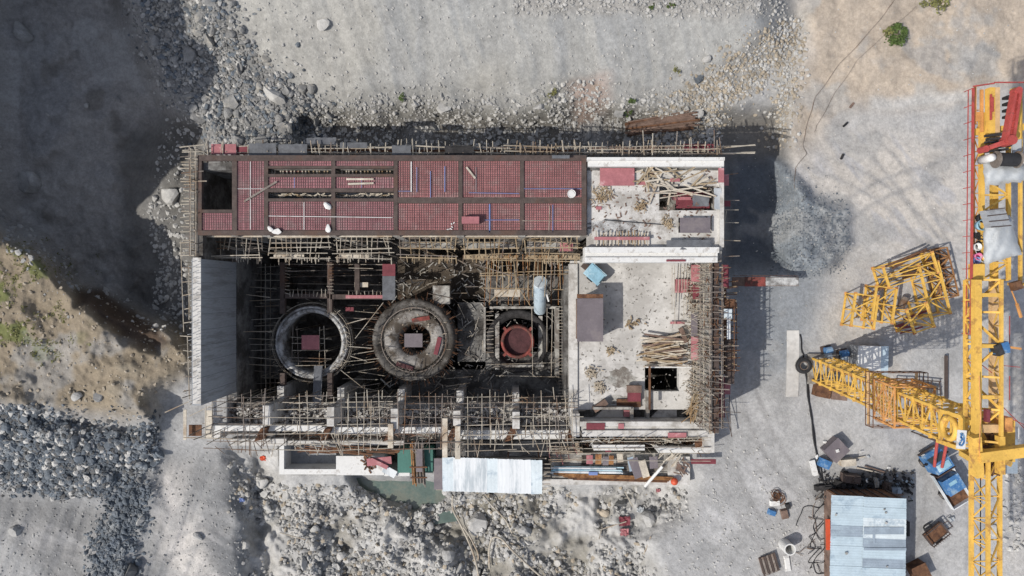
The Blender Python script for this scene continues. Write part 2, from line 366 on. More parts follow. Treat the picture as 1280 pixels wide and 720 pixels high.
ca.data.foreach_set('color', np.concatenate([A, np.ones((ny, nx, 1))], -1).astype(np.float32).ravel())
me.shade_smooth()
ground = bpy.data.objects.new('ground', me); COL.objects.link(ground); ground['kind'] = 'structure'
def ground_mat():
    m = bpy.data.materials.new('soil'); m.use_nodes = True; N = m.node_tree.nodes; L = m.node_tree.links; b = N['Principled BSDF']
    b.inputs['Roughness'].default_value = .95; b.inputs['Specular IOR Level'].default_value = .15
    g = N.new('ShaderNodeNewGeometry'); at_ = N.new('ShaderNodeAttribute'); at_.attribute_name = 'soil'
    col = at_.outputs['Color']
    def mul(c, src, p0, p1, lo, hi):
        r = N.new('ShaderNodeValToRGB'); e = r.color_ramp.elements; e[0].position, e[1].position = p0, p1
        e[0].color = (lo, lo, lo, 1); e[1].color = (hi, hi, hi, 1); L.new(src, r.inputs[0])
        x = N.new('ShaderNodeMix'); x.data_type = 'RGBA'; x.blend_type = 'MULTIPLY'; x.inputs[0].default_value = 1
        L.new(c, x.inputs[6]); L.new(r.outputs[0], x.inputs[7]); return x.outputs[2]
    n1 = N.new('ShaderNodeTexNoise'); n1.inputs['Scale'].default_value = 3.2; n1.inputs['Detail'].default_value = 8; n1.inputs['Roughness'].default_value = .75
    v1 = N.new('ShaderNodeTexVoronoi'); v1.inputs['Scale'].default_value = 2.6
    v2 = N.new('ShaderNodeTexVoronoi'); v2.inputs['Scale'].default_value = 7.0
    for n in (n1, v1, v2): L.new(g.outputs['Position'], n.inputs['Vector'])
    col = mul(col, n1.outputs['Fac'], .3, .72, .74, 1.22)
    col = mul(col, v1.outputs['Distance'], .03, .10, 1.3, 1.0)
    col = mul(col, v2.outputs['Distance'], .0, .7, 1.05, .94)
    L.new(col, b.inputs['Base Color'])
    ad = N.new('ShaderNodeMath'); ad.operation = 'ADD'; L.new(n1.outputs['Fac'], ad.inputs[0])
    ml = N.new('ShaderNodeMath'); ml.operation = 'MULTIPLY'; ml.inputs[1].default_value = -.2; L.new(v2.outputs['Distance'], ml.inputs[0]); L.new(ml.outputs[0], ad.inputs[1])
    bp = N.new('ShaderNodeBump'); bp.inputs['Strength'].default_value = .5; bp.inputs['Distance'].default_value = .12
    L.new(ad.outputs[0], bp.inputs['Height']); L.new(bp.outputs[0], b.inputs['Normal'])
    return m
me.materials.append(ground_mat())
# height lookup in photo coordinates (fine zone)
_fx0 = 40; _fy0 = 36
def gh(px, py):
    i = int(round((min(max(px, -44), 1324) + 44) / 2)) + _fx0; j = int(round((min(max(py, -44), 764) + 44) / 2)) + _fy0
    return float(Z[j, i])
def gat(px, py, dz=0.0):
    i = int(round((px + 44) / 2)) + _fx0; j = int(round((py + 44) / 2)) + _fy0
    return Vector((float(TX[j, i]), float(TY[j, i]), float(Z[j, i]) + dz))
# ---------------------------------------------------------------- stones
def ico(sub):
    bm = bmesh.new(); bmesh.ops.create_icosphere(bm, subdivisions=sub, radius=1)
    v = np.array([x.co[:] for x in bm.verts]); f = np.array([[y.index for y in x.verts] for x in bm.faces]); bm.free(); return v, f
def stone_shapes(n, sub):
    v, f = ico(sub); out = []
    for i in range(n):
        w = v.copy()
        for _ in range(7):                       # chop with random planes for an angular rock
            d = rng.normal(size=3); d /= np.linalg.norm(d); t = rng.uniform(.38, .8)
            p = w @ d; w = w - np.clip(p - t, 0, None)[:, None] * d
        w *= rng.uniform(.7, 1.25, 3) * np.array([1.1, 1, .75]); out.append(w)
    return out, f
def numpy_mesh(name, V, Fc, m):
    me = bpy.data.meshes.new(name); me.vertices.add(len(V)); me.vertices.foreach_set('co', V.astype(np.float32).ravel())
    me.loops.add(Fc.size); me.loops.foreach_set('vertex_index', Fc.astype(np.int32).ravel())
    me.polygons.add(len(Fc)); me.polygons.foreach_set('loop_start', np.arange(0, Fc.size, 3, dtype=np.int32)); me.update(calc_edges=True); me.shade_flat()
    me.materials.append(M[m]); return me
SH1, F1 = stone_shapes(10, 1); SH2, F2 = stone_shapes(8, 2)
def inpoly(p, pts):
    x, y = p; ins = False; n = len(pts)
    for i in range(n):
        (ax, ay), (bx, by) = pts[i], pts[(i + 1) % n]
        if (ay > y) != (by > y) and x < (bx - ax) * (y - ay) / (by - ay) + ax: ins = not ins
    return ins
def scatter(pts, n, smin, smax, pw=2.5, avoid=()):
    x0, x1 = max(-40, min(p[0] for p in pts)), min(1320, max(p[0] for p in pts)); y0, y1 = max(-40, min(p[1] for p in pts)), min(760, max(p[1] for p in pts)); out = []
    tries = 0
    while len(out) < n and tries < n * 30:
        tries += 1; p = (U(x0, x1), U(y0, y1)); g_ = 7 if random.random() < .8 else 22; q = (p[0] + random.gauss(0, g_), p[1] + random.gauss(0, g_))
        if not inpoly(q, pts) or any(inpoly(p, a) for a in avoid): continue
        if pts is P_DEBRIS and float(fbm(np.array(p[0]), np.array(p[1]), 48, 4, 71)) > random.random() * .18 - .04: continue
        out.append((p[0], p[1], smin + (smax - smin) * random.random() ** pw))
    return out
def rubble(name, spots, m):
    VV, FF = [], []; k = 0
    for (px, py, r) in spots:
        w = SH1[random.randrange(10)]; a = U(0, 6.283); ca_, sa = math.cos(a), math.sin(a)
        R = np.array([[ca_, -sa, 0], [sa, ca_, 0], [0, 0, 1]]); p = gat(px, py)
        if p.z < -6: continue
        VV.append(w @ R.T * r + np.array([p.x, p.y, p.z + r * .25])); FF.append(F1 + k); k += len(w)
    o = bpy.data.objects.new(name, numpy_mesh(name, np.concatenate(VV), np.concatenate(FF), m)); COL.objects.link(o); o['kind'] = 'stuff'; return o
BIG = {}
def boulder(px, py, r, m, label, group=None, name='boulder', flat=1.):
    k = (random.randrange(8), m)
    if k not in BIG: BIG[k] = numpy_mesh('boulder', SH2[k[0]], F2, m)
    o = bpy.data.objects.new(name, BIG[k]); COL.objects.link(o); p = gat(px, py)
    o.location = (p.x, p.y, p.z + r * .2 * flat); o.scale = (r, r * U(.8, 1.1), r * flat); o.rotation_euler = (0, 0, U(0, 6.28))
    props(o, label, 'boulder', group); return o
def sack(p, r, m, lab):
    w = SH2[random.randrange(8)] * np.array([r * U(1.0, 1.3), r * U(.7, .9), r * .45]); a = U(0, 6.28); R = Matrix.Rotation(a, 3, 'Z'); mb = MB()
    mb.v = [Vector(p) + R @ Vector(q) for q in w]; mb.f = [tuple(int(i) for i in f) for f in F2]; return solo(mb, 'sack', m, lab, 'sack')
BLD = [(235, 190), (910, 190), (915, 560), (870, 610), (345, 605), (262, 560), (240, 520)]
P_ALL = [(-40, -40), (1320, -40), (1320, 760), (-40, 760)]
P_TIP = [(188, 250), (205, 245), (225, 330), (240, 400), (215, 400), (185, 350)]
P_LIP = [(-40, 180), (10, 180), (30, 270), (100, 345), (120, 370), (60, 350), (0, 300), (-40, 280)]
regs = [  # polygon, fine count, big count, fine size, big size, mat, label, group
    (P_BOULD, 4600, 80, (.05, .26), (.32, .72), 'stone_mid', 'angular grey boulder in the scree beside the dark hollow', 'boulders of the scree beside the dark hollow'),
    (P_HEAP, 6000, 70, (.07, .26), (.28, .5), 'stone_blue', 'blue grey broken rock in the large blasted heap', 'rocks of the large blue grey heap'),
    (P_HEAP2, 1700, 22, (.07, .24), (.26, .44), 'stone_blue', 'blue grey rock in the small heap by the truck road', 'rocks of the small blue grey heap'),
    (P_DEBRIS, 4600, 60, (.04, .28), (.3, .7), 'stone_pale', 'grey dusty block in the rubble below the powerhouse', 'blocks in the rubble below the powerhouse'),
    (P_FOOT, 3800, 36, (.04, .19), (.24, .5), 'stone_grey', 'rounded grey stone at the foot of the cut slope', 'stones at the foot of the cut slope'),
]
for (pg, nf, nb, fs, bs, m, lab, grp) in regs:
    rubble('rubble', scatter(pg, nf, *fs, 2.2, (BLD,)), m)
    for (px, py, r) in scatter(pg, nb, *bs, 1.6, (BLD,)):
        if gh(px, py) > -6: boulder(px, py, r, m, lab, grp)
rubble('rubble', scatter(P_BOULD, 900, .05, .26, 2, (BLD,)), 'stone_pale')
rubble('rubble', scatter(P_BOULD, 1200, .06, .32, 2, (BLD,)), 'stone_blue')
rubble('rubble', scatter(P_HEAP, 700, .06, .34, 2), 'stone_pale')
rubble('rubble', scatter(P_DEBRIS, 2200, .05, .3, 2, (BLD,)), 'stone_mid')
rubble('gravel', scatter(P_GRAVTOP, 1500, .05, .2, 2), 'stone_grey'); rubble('gravel', scatter(P_GRAVTOP, 600, .05, .22, 2), 'stone_pale')
rubble('gravel', scatter(P_GRAVR, 1500, .05, .22, 2), 'stone_tan'); rubble('gravel', scatter(P_GRAVR, 1200, .05, .22, 2), 'stone_pale')
rubble('gravel', scatter(P_FOOT, 1200, .05, .25, 2, (BLD,)), 'stone_pale')
rubble('gravel', scatter(P_GHEAP, 3000, .03, .11, 3, (BLD,)), 'stone_blue'); rubble('gravel', scatter(P_GHEAP, 350, .03, .09, 3, (BLD,)), 'stone_grey')
rubble('rubble', scatter(P_HOLLOW, 1400, .07, .36, 3, (BLD,)), 'stone_pale'); rubble('gravel', scatter(P_HOLLOW, 2200, .04, .24, 4, (BLD,)), 'stone_grey'); rubble('gravel', scatter(P_HOLLOW, 900, .04, .22, 4, (BLD,)), 'stone_pale')
rubble('rubble', scatter(P_HEAP, 1300, .07, .3, 2.2), 'stone_dark'); rubble('rubble', scatter(P_DEBRIS, 900, .05, .3, 2.5, (BLD,)), 'stone_tan'); rubble('rubble', scatter(P_DEBRIS, 500, .05, .3, 2.5, (BLD,)), 'stone_dark')
rubble('gravel', scatter([(230, 0), (980, 0), (975, 60), (900, 110), (420, 140), (330, 90)], 1500, .03, .14, 4, (BLD,)), 'stone_pale')
rubble('gravel', scatter(P_TIP, 220, .06, .3, 2, (BLD,)), 'stone_pale'); rubble('gravel', scatter(P_LIP, 400, .06, .32, 2), 'stone_grey')
rubble('gravel', scatter(P_BENCH, 700, .04, .2, 3, (BLD,)), 'stone_tan')
rubble('gravel', scatter(P_ALL, 1500, .03, .10, 3, (BLD,)), 'stone_pale')
rubble('gravel', scatter(P_ALL, 800, .03, .10, 3, (BLD,)), 'stone_grey')
rubble('gravel', scatter([(0, 600), (320, 560), (330, 740), (-20, 740)], 1300, .03, .13, 2.5, (BLD,)), 'stone_grey')
rubble('gravel', scatter([(870, 560), (960, 540), (1040, 640), (1030, 740), (820, 740), (830, 650)], 700, .03, .13, 2.5, (BLD,)), 'stone_pale')
rubble('gravel', scatter([(1250, 580), (1320, 560), (1320, 700), (1262, 690)], 300, .05, .3, 2.0), 'stone_pale')
for (px, py, r, m, lab) in [
    (30, 40, 1.2, 'stone_grey', 'large blue grey boulder lying in the shaded hollow near its top'),
    (38, 230, 1.25, 'stone_grey', 'large pale grey boulder on the lip above the dark hollow'),
    (405, 30, .5, 'stone_pale', 'lone white boulder high on the pale cut slope'),
    (555, 137, .62, 'stone_pale', 'white upright block casting a shadow at the slope foot'),
    (883, 74, .5, 'stone_pale', 'white wedge of rock high on the gravel fan'), (872, 98, .5, 'stone_blue', 'dark split slab of rock just below the white wedge on the fan'),
    (343, 120, .95, 'stone_pale', 'biggest pale boulder in the scree above the red deck'),
    (598, 653, 1.05, 'stone_pale', 'smooth cream boulder beside the bent pipes in the rubble'),
    (97, 495, .55, 'stone_pale', 'white slab of rock on the brown grassy bench'), (122, 497, .5, 'stone_grey', 'grey slab of rock beside the white slab on the bench'),
    (175, 650, .5, 'stone_pale', 'white rock at the tip of the small heap beside the road'), (248, 670, .42, 'stone_grey', 'single stone lying on the pale truck road'),
    (110, 133, .35, 'stone_pale', 'small white stone in the middle of the shaded hollow'), (148, 124, .4, 'stone_grey', 'small pale rock near the lit edge of the shaded hollow'),
    (20, 663, .55, 'stone_grey', 'isolated stone on the grey haul ground below the rock heap'), (215, 245, 1.0, 'stone_pale', 'cream boulder wedged against the corner scaffold of the powerhouse'),
    (810, 650, 1.0, 'stone_grey', 'broad brown boulder in the rubble with red cloth beside it'), (757, 640, .7, 'stone_tan', 'yellowish broken block in the rubble'),
    (165, 715, .85, 'stone_dark', 'dark boulder half hidden at the bottom edge of the small heap'), (560, 690, .95, 'stone_grey', 'grey rounded rock under the end of the white pipes'),
    (1240, 664, .6, 'stone_pale', 'pale boulder lying beyond the crane jib'),
    (655, 600 + 62, .8, 'stone_grey', 'grey boulder in the brown earth bay of the rubble'), (775, 628, .6, 'stone_dark', 'dark block directly under the steel beams')]:
    boulder(px, py, r, m, lab)
# ---------------------------------------------------------------- plants
def leaves(mb, c, r, n, s, hf=.7):
    for _ in range(n):
        d = Vector((random.gauss(0, 1), random.gauss(0, 1), abs(random.gauss(0, 1)))).normalized() * (r * random.random() ** .45)
        p = Vector(c) + Vector((d.x, d.y, d.z * hf)); a = Vector((U(-1, 1), U(-1, 1), U(-.4, .6))).normalized() * s * U(.6, 1.3)
        b = a.cross(Vector((U(-1, 1), U(-1, 1), 1))).normalized() * s * U(.35, .7); k = len(mb.v)
        mb.v += [p - a, p + b, p + a, p - b]; mb.f.append((k, k + 1, k + 2, k + 3))
def shrub(px, py, r, n, label, m='leaf', name='shrub', s=.13, clumps=7):
    p = gat(px, py); t = thing(name, label, 'shrub', p); mb = MB(); tw = MB()
    for _ in range(clumps):
        a = U(0, 6.28); q = p + Vector((math.cos(a), math.sin(a), 0)) * r * U(.1, .85) + Vector((0, 0, r * U(.1, .5)))
        leaves(mb, q, r * U(.25, .5), n // clumps, s); tw.tube(p, q + Vector((0, 0, .1)), .025, 5, .01)
    part(mb, 'foliage', m, t); part(tw, 'stem', 'twig', t)
shrub(1122, 47, 1.15, 420, 'green leafy shrub alone on the tan slope above the crane yard')
shrub(1165, 8, 1.2, 260, 'straggling olive shrub at the top edge of the tan slope', 'leaf_yellow')
shrub(1110, 42, .5, 70, 'small olive sprig touching the leafy shrub', 'leaf_yellow')
for px, py, r, lab in [(790, 125, .6, 'green tuft at the slope foot just above the timber stack'), (783, 140, .45, 'small green tuft beside the reddish debris'), (690, 115, .55, 'yellow green weed above the reddish earth patch'),
                       (845, 88, .5, 'yellow weed midway down the gravel fan'), (838, 8, .4, 'green weed in the top gravel band, brighter of two'), (816, 8, .3, 'dim little weed in the top gravel band'), (502, 122, .5, 'olive weed near the white upright block')]:
    shrub(px, py, r, 70, lab, 'leaf_yellow' if 'y' in lab[:3] else 'leaf', 'weed', .09, 4)
gm = MB()
for _ in range(420):
    px, py = random.gauss(45, 32), random.gauss(395, 55)
    if not (-20 < px < 130 and 300 < py < 495) or fbm(np.array(px), np.array(py), 26, 5, 53) < .0: continue
    leaves(gm, gat(px, py), U(.15, .4), 9, .09, .4)
solo(gm, 'grass', 'leaf_yellow', None, kind='stuff')
# ---------------------------------------------------------------- powerhouse
DK = 7.3
PH = thing('powerhouse', 'unfinished concrete powerhouse with open turbine pits in the middle of the excavation', 'building', (-4, -2, -9))
def P(mb, name, m, label=None, kind=None, smooth=False): return part(mb, name, m, PH, label, kind, smooth)
P(MB().box(-24.2, 16.0, -12.2, 9.6, -9.6, -9.0), 'floor', 'dark_shade_concrete')
# outer walls (down to the floor)
P(MB().box(-24.25, -23.55, -8.9, 2.2, .7, DK), 'wall', 'grey_concrete', 'smooth grey formed end wall')
P(MB().box(-24.25, -23.5, -9.6, 9.0, -9, .7), 'wall', 'dark_concrete'); P(MB().box(-24.25, -23.6, 2.202, 8.998, .702, 6.9), 'wall', 'dark_shade_concrete')  # upper shaft wall coloured dark for the shade inside the shaft
w = MB()
for i in range(26):                                           # starter bars along the wall crown
    y = 2.0 - i * .42
    for x in (-24.15, -23.65): w.tube((x, y, DK), (x + U(-.03, .03), y + U(-.05, .05), DK + U(.3, .8)), .025, 4)
P(w, 'starter_bars', 'white_paint', kind='stuff')
sm = MB()
for i in range(9): sm.box(-23.55, -23.538, 1.6 - i * 1.2, 1.62 - i * 1.2, .72, DK - .05)
P(sm, 'form_seam', 'cloth_grey', kind='stuff')
P(MB().pbox(241, 322, 251, 505, DK + .004, .12), 'wall_crown', 'white_concrete')
P(MB().box(-23.5, -21.4, -8.6, 2.0, -9, -5.6), 'ledge', 'dark_concrete')
P(MB().box(-24.2, 16.0, 9.0, 9.6, -9, 6.9), 'wall', 'dark_concrete')
P(MB().box(15.5, 16.05, 2.0, 9.0, -9, 6.7), 'wall', 'dirty_concrete')
P(MB().box(15.2, 15.95, -11.2, 1.95, -9, 6.4), 'wall', 'dirty_concrete'); P(MB().box(15.18, 15.38, -11.2, 1.95, 6.402, 6.6), 'form_edge', 'pale_pole'); P(MB().box(15.5, 15.9, -11.15, 1.9, 6.402, 6.55), 'form_edge', 'dark_steel')
P(MB().box(4.5, 4.9, -9.4, 1.9, -9, .45).box(4.9, 15.6, 1.2, 1.7, -9, .45), 'wall', 'dark_concrete')
P(MB().box(-24.2, 5.0, -12.1, -10.1, -9, -1.0), 'wall', 'dirty_concrete', 'downstream wall with a rubble covered top')
# steel deck framing
g = MB(); T = DK; t = .35
for y0, y1 in ((194, 201), (288, 294)): g.pbox(247, y0, 733, y1, T, t)
for x0, x1 in ((290, 296), (330, 335), (414, 419), (492, 497), (573, 578), (650, 655), (727, 733)): g.pbox(x0, 201.2, x1, 287.8, T - .004, t)
g.pbox(247, 201.2, 252, 287.8, T - .004, t)
g.pbox(497.2, 247, 726.8, 254, T - .008, t); g.pbox(252.2, 262, 289.8, 266, T - .008, t)
for y0, y1 in ((207.5, 210.5), (217.5, 221), (235.5, 240), (248, 251.8)): g.pbox(335.2, y0, 491.8, y1, T - .008, t)
P(g, 'deck_frame', 'dark_steel', 'dark steel beams between the red deck bays')
for px in (293, 333, 416, 495, 575, 652, 730):
    for py in (198, 291):
        a = at(px, py, 6.9); P(MB().box(a.x - .28, a.x + .28, a.y - .28, a.y + .28, -9, 6.9), 'column', 'dirty_concrete' if py > 250 else 'dark_concrete')
# concrete block at the end of the deck
s = MB(); SH = 6.75
s.pbox(734, 200, 824, 312, SH, .6); s.pbox(824.1, 200, 903, 232, SH, .6); s.pbox(824.1, 263, 903, 272, SH, .6); s.pbox(895, 232.1, 903, 262.9, SH, .6); s.pbox(824.1, 272.1, 848, 312, SH, .6); s.pbox(890, 272.1, 903, 312, SH, .6); s.pbox(848.1, 291, 889.9, 312, SH, .6)
P(s, 'roof_slab', 'white_concrete')
P(MB().pbox(734, 196.5, 906, 200.5, DK + .35, 1.2).pbox(735, 200.6, 905, 208, DK + .1, 1.0), 'parapet', 'white_paint')
P(MB().pbox(731, 309, 899, 316, DK + .1, 1.4).pbox(731, 316.1, 897, 321.5, DK - .15, 1.4).pbox(731, 321.6, 897, 328, DK + .05, 1.7), 'edge_beam', 'white_paint')
P(MB().pbox(900, 208.1, 905, 309, DK - .2, 1.0), 'edge_beam', 'white_concrete')
for px in (736, 790, 845, 893):
    a = at(px, 322, 5.5); P(MB().box(a.x - .3, a.x + .3, a.y - .2, a.y + .25, .5, 5.4), 'column', 'dirty_concrete')
# erection bay floor with the stair opening
SF = 1.3; s = MB()
s.pbox(713, 326, 864.5, 456, SF, .8); s.pbox(713, 456.1, 806, 489, SF, .8); s.pbox(849, 456.1, 864.5, 489, SF, .8); s.pbox(713, 489.1, 864.5, 512, SF, .8)
P(s, 'floor_slab', 'slab_concrete', 'pale dusty erection bay floor')
P(MB().pbox(711.5, 330, 722, 521, SF + .18, 1.2), 'kerb', 'white_concrete')
P(MB().pbox(718, 512.1, 858, 526, .2, 2.4), 'lower_slab', 'dirty_concrete')
P(MB().pbox(742, 509, 789, 512, SF + .9, 1.2).pbox(788, 509, 792, 526, SF + .7, 1.4).pbox(808, 488, 812, 526, SF + .5, 1.2), 'upstand', 'dirty_concrete')
q = MB().prism([at(742, 523, 1.0), at(785, 523, 1.0), at(785, 511, 1.0), at(756, 510, 1.0)], .3, 1.0); P(q, 'landing', 'white_concrete'); q = MB().prism([at(811, 524, 1.0), at(846, 524, 1.0), at(846, 512, 1.0), at(823, 512, 1.0)], .3, 1.0)
P(q, 'landing', 'white_concrete')
# downstream beams
P(MB().pbox(725, 527, 888, 533, 3.0, 2.0).pbox(726, 533.1, 890, 538, 2.7, 1.8).pbox(728, 538.1, 885, 546, 2.95, 2.2), 'edge_beam', 'white_concrete', 'stepped white beam below the erection bay')
P(MB().pbox(880, 527, 893, 566, 2.4, 3.0), 'edge_beam', 'white_concrete')
P(MB().pbox(728, 546.2, 884, 556, .6, 3.5), 'trough', 'dark_concrete')
P(MB().pbox(742, 556.2, 806, 563, 1.5, 3.5).pbox(823, 558.5, 886, 566, 1.6, 3.5), 'edge_beam', 'white_paint')
P(MB().pbox(690, 566.2, 862, 590, .0, 2.6).pbox(690, 590.1, 852, 599, .1, 2.6), 'platform', 'dirty_concrete')
P(MB().pbox(835, 571, 862.5, 606, .35, 2.6), 'platform', 'white_concrete'); P(MB().pbox(676, 599.1, 834.9, 606, .3, 2.8), 'edge_beam', 'white_concrete')
P(MB().pbox(727, 569, 736, 581, .02, .01), 'hatch', 'dark_shade_concrete'); P(MB().pbox(770, 570, 784, 589, .02, .01), 'hatch', 'dark_shade_concrete')  # thin dark plates stand for the shade inside the open hatches
P(MB().pbox(268, 532, 402, 539, .5, 1.4).pbox(402.1, 534, 560, 542, .5, 1.4).pbox(560.1, 538, 714, 549, .5, 1.4), 'edge_beam', 'white_paint')
P(MB().pbox(266, 539.1, 276, 548, .4, 2.0).pbox(258, 545, 266, 549, .0, 1.6), 'edge_beam', 'white_concrete')
P(MB().pbox(276.1, 539.2, 720, 551, -1.0, 3.5), 'trough', 'dirty_concrete')
P(MB().pbox(288, 548.5, 358, 557, .3, 2.2).pbox(358.1, 551, 505, 556.5, .2, 2.2), 'edge_beam', 'white_concrete')
P(MB().pbox(545, 551.2, 725, 570, -.6, 3.0), 'trough', 'dark_concrete')
P(MB().pbox(349, 557.1, 355, 593, .3, 3.4).pbox(355.1, 586.5, 420, 593, .3, 3.4).pbox(420.1, 570, 480, 594, .3, 3.4).pbox(480.1, 589, 512, 595, .25, 3.4), 'basin_wall', 'white_paint')
P(MB().pbox(355.1, 557, 420, 586.4, -1.6, 1.5), 'basin_floor', 'grey_concrete')
for px, y0, y1 in ((333, 507, 531), (413, 509, 533), (493, 511, 536), (571, 513, 532), (645, 515, 536), (720, 517, 546)):
    a, b = at(px - 4.5, y0, 2.9), at(px + 4.5, y1, 2.9)
    c1 = MB().box(a.x, b.x, b.y, a.y, -9, 2.9); c1.box(a.x + .002, b.x - .002, a.y + .003, a.y + 1.1, -9, -.5)
    P(c1, 'column', 'white_concrete')
for px, y0, y1 in ((488, 530, 560), (556, 523, 572), (572, 533, 574)):
    a, b = at(px - 3.2, y0, 3.2), at(px + 3.2, y1, 3.2); P(MB().box(a.x, b.x, a.y, b.y, 2.75, 3.2), 'beam', 'pale_timber', 'pale formed strut')
for px in (333, 413, 493, 571, 645, 720):                    # brown formwork haunches beside the columns
    a = at(px - 12, 549, 1.3); b = at(px - 1, 536, 1.3)
    P(MB().prism([at(px - 14, 551, 1.0), at(px - 4, 549, 1.0), at(px + 2, 534, 1.0), at(px - 6, 535, 1.0)], .2, 1.3), 'haunch', 'rust')
# floors and frames inside the hall
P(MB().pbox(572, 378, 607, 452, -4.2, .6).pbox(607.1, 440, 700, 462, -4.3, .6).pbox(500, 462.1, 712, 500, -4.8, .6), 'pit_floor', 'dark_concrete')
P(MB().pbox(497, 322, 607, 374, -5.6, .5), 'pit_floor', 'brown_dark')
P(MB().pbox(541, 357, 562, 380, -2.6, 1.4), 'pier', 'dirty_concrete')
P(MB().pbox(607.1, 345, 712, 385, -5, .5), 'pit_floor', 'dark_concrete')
P(MB().pbox(604.5, 384, 607, 440, -3.4, .8).pbox(694, 385, 699, 470, -3.2, 3).pbox(612, 383, 700, 386, -3.4, .6), 'pit_wall', 'dirty_concrete')
for p, q in (((354, 328), (354, 392)), ((413, 328), (413, 390)), ((354, 466), (354, 500)), ((413, 466), (413, 498)), ((356, 370), (412, 370)), ((414, 371), (487, 371)), ((447, 330), (447, 368))): P(MB().bar(at(*p, -1.0), at(*q, -1.0), .42, .5), 'hall_beam', 'dark_steel')
for px in (354, 413):
    for py in (330, 370, 495): P(MB().bar(at(px, py, -1.2), (at(px, py, -1.2).x, at(px, py, -1.2).y, -9), .35), 'hall_post', 'dark_steel')
P(MB().pbox(478, 330, 494, 345, 1.6, .06), 'form_panel', 'dark_red_ply'); P(MB().pbox(478, 345.1, 494, 375, 1.0, .06), 'form_panel', 'cloth_grey')
# turbine pits: ring of the first unit
c0 = at(389, 428, -1.5); c0.z = 0
rg = MB().lathe(c0, [(2.62, -4.5), (2.62, -1.75), (2.8, -1.5), (2.95, -1.5), (3.0, -1.75), (3.05, -1.55), (3.2, -1.55), (3.25, -1.8), (3.25, -2.6), (3.15, -4.5)], 64, close=True)
P(rg, 'pit_liner', 'ring_concrete', 'round steel pit liner ring open in the middle', smooth=True)
P(MB().lathe(c0, [(3.26, -2.0), (3.34, -2.0), (3.34, -2.4), (3.26, -2.4)], 64, close=True), 'stiffener_ring', 'dark_steel')
sb = MB()
for i in range(70):
    a = U(-.9, 1.2); r = U(2.7, 3.4); p = c0 + Vector((r * math.cos(a), r * math.sin(a), -1.5)); sb.tube(p, p + Vector((U(-.25, .5), U(-.3, .3), U(.05, .3))), .025, 4)
for i in range(150):
    a = U(0, 6.283); d = Vector((math.cos(a), math.sin(a), 0)); p = c0 + d * U(3.3, 3.6) + Vector((0, 0, -3.2)); sb.tube(p, p + d * U(-.1, .35) + Vector((U(-.1, .1), U(-.1, .1), U(1.0, 2.2))), .02, 4)
for r_, z_ in ((3.45, -2.6), (3.55, -2.0), (3.5, -1.5)): sb.torus(c0 + Vector((0, 0, z_)), r_, .022, 60, 4)
P(sb, 'starter_bars', 'pale_pole', kind='stuff')
# second unit: wide cone with a concrete collar
c1 = at(517, 425, -2); c1.z = 0
P(MB().lathe(c1, [(3.75, -6), (3.75, -2.3), (3.55, -2.0), (3.3, -1.95), (2.78, -2.6)], 64), 'turbine_cone', 'dark_shade_concrete', smooth=True)
P(MB().lathe(c1, [(2.78, -2.6), (2.66, -2.3), (2.6, -2.2), (1.5, -2.5), (1.3, -3.2), (1.25, -6)], 64), 'collar', 'collar_concrete', smooth=True)
sb2 = MB()
for i in range(110): a = U(0, 6.283); d = Vector((math.cos(a), math.sin(a), 0)); p = c1 + d * U(2.5, 3.2) + Vector((0, 0, -2.2)); sb2.tube(p, p + d * U(-.3, .4) + Vector((U(-.15, .15), U(-.15, .15), U(.1, .5))), .018, 4)
for _ in range(50): a = U(0, 6.283); p = c1 + Vector((math.cos(a), math.sin(a), 0)) * U(1.5, 2.9) + Vector((0, 0, -2.25)); s_ = U(.03, .1); sb2.obox(p, (s_, s_ * U(.5, 2), s_ * .5), U(0, 3))
P(sb2, 'starter_bars', 'pale_pole', kind='stuff')
P(MB().torus(c1 + Vector((0, 0, -2.05)), 2.9, .05, 64, 6), 'rim_rail', 'steel_tube')
sb = MB()
for i in range(120):
    a = i / 120 * 6.283 + U(-.06, .06); d = Vector((math.cos(a), math.sin(a), 0)); p = c1 + d * U(3.45, 3.8) + Vector((0, 0, -2.3)); sb.tube(p, p + d * U(.0, .8) + Vector((U(-.12, .12), U(-.12, .12), U(.1, .7))), .022, 4)
for i in range(70):
    a = U(0, 6.283); d = Vector((math.cos(a), math.sin(a), 0)); p = c1 + d * U(1.3, 1.5) + Vector((0, 0, -2.6)); sb.tube(p, p - d * U(.1, .4) + Vector((0, 0, U(.1, .4))), .025, 4)
P(sb, 'starter_bars', 'rust', kind='stuff')
for a0, r, m in ((1.25, 1.95, 'faded_red'), (-.25, 2.2, 'dark_red_ply'), (-1.9, 2.5, 'maroon_dark')):
    d = Vector((math.cos(a0), math.sin(a0), 0)); P(MB().obox(c1 + d * r + Vector((0, 0, -2.15)), (1.6, .38, .08), a0 - 1.57 + .5 * (a0 > 0)), 'form_panel', m)
# third unit: red ring
c2 = at(647, 427, -3); c2.z = 0
P(MB().lathe(c2, [(2.9, -9), (2.9, -3.6), (2.75, -3.4), (2.1, -3.9), (2.1, -7)], 56), 'pit_liner', 'black_scrap', 'black pit collar', smooth=True)
P(MB().lathe(c2, [(1.52, -4), (1.52, -2.75), (1.45, -2.6), (1.25, -2.6), (1.22, -2.9), (1.22, -4)], 56), 'discharge_ring', 'faded_red', 'faded red steel ring', smooth=True)
P(MB().disc(c2 + Vector((0, 0, -3.1)), 1.25, 40), 'cover', 'maroon_dark')
rb = MB()
for i in range(4):
    a = i * 1.5708 + .78; d = Vector((math.cos(a), math.sin(a), 0)); P(MB().obox(c2 + d * 1.6 + Vector((0, 0, -2.8)), (.4, .25, .3), a), 'lug', 'faded_red')

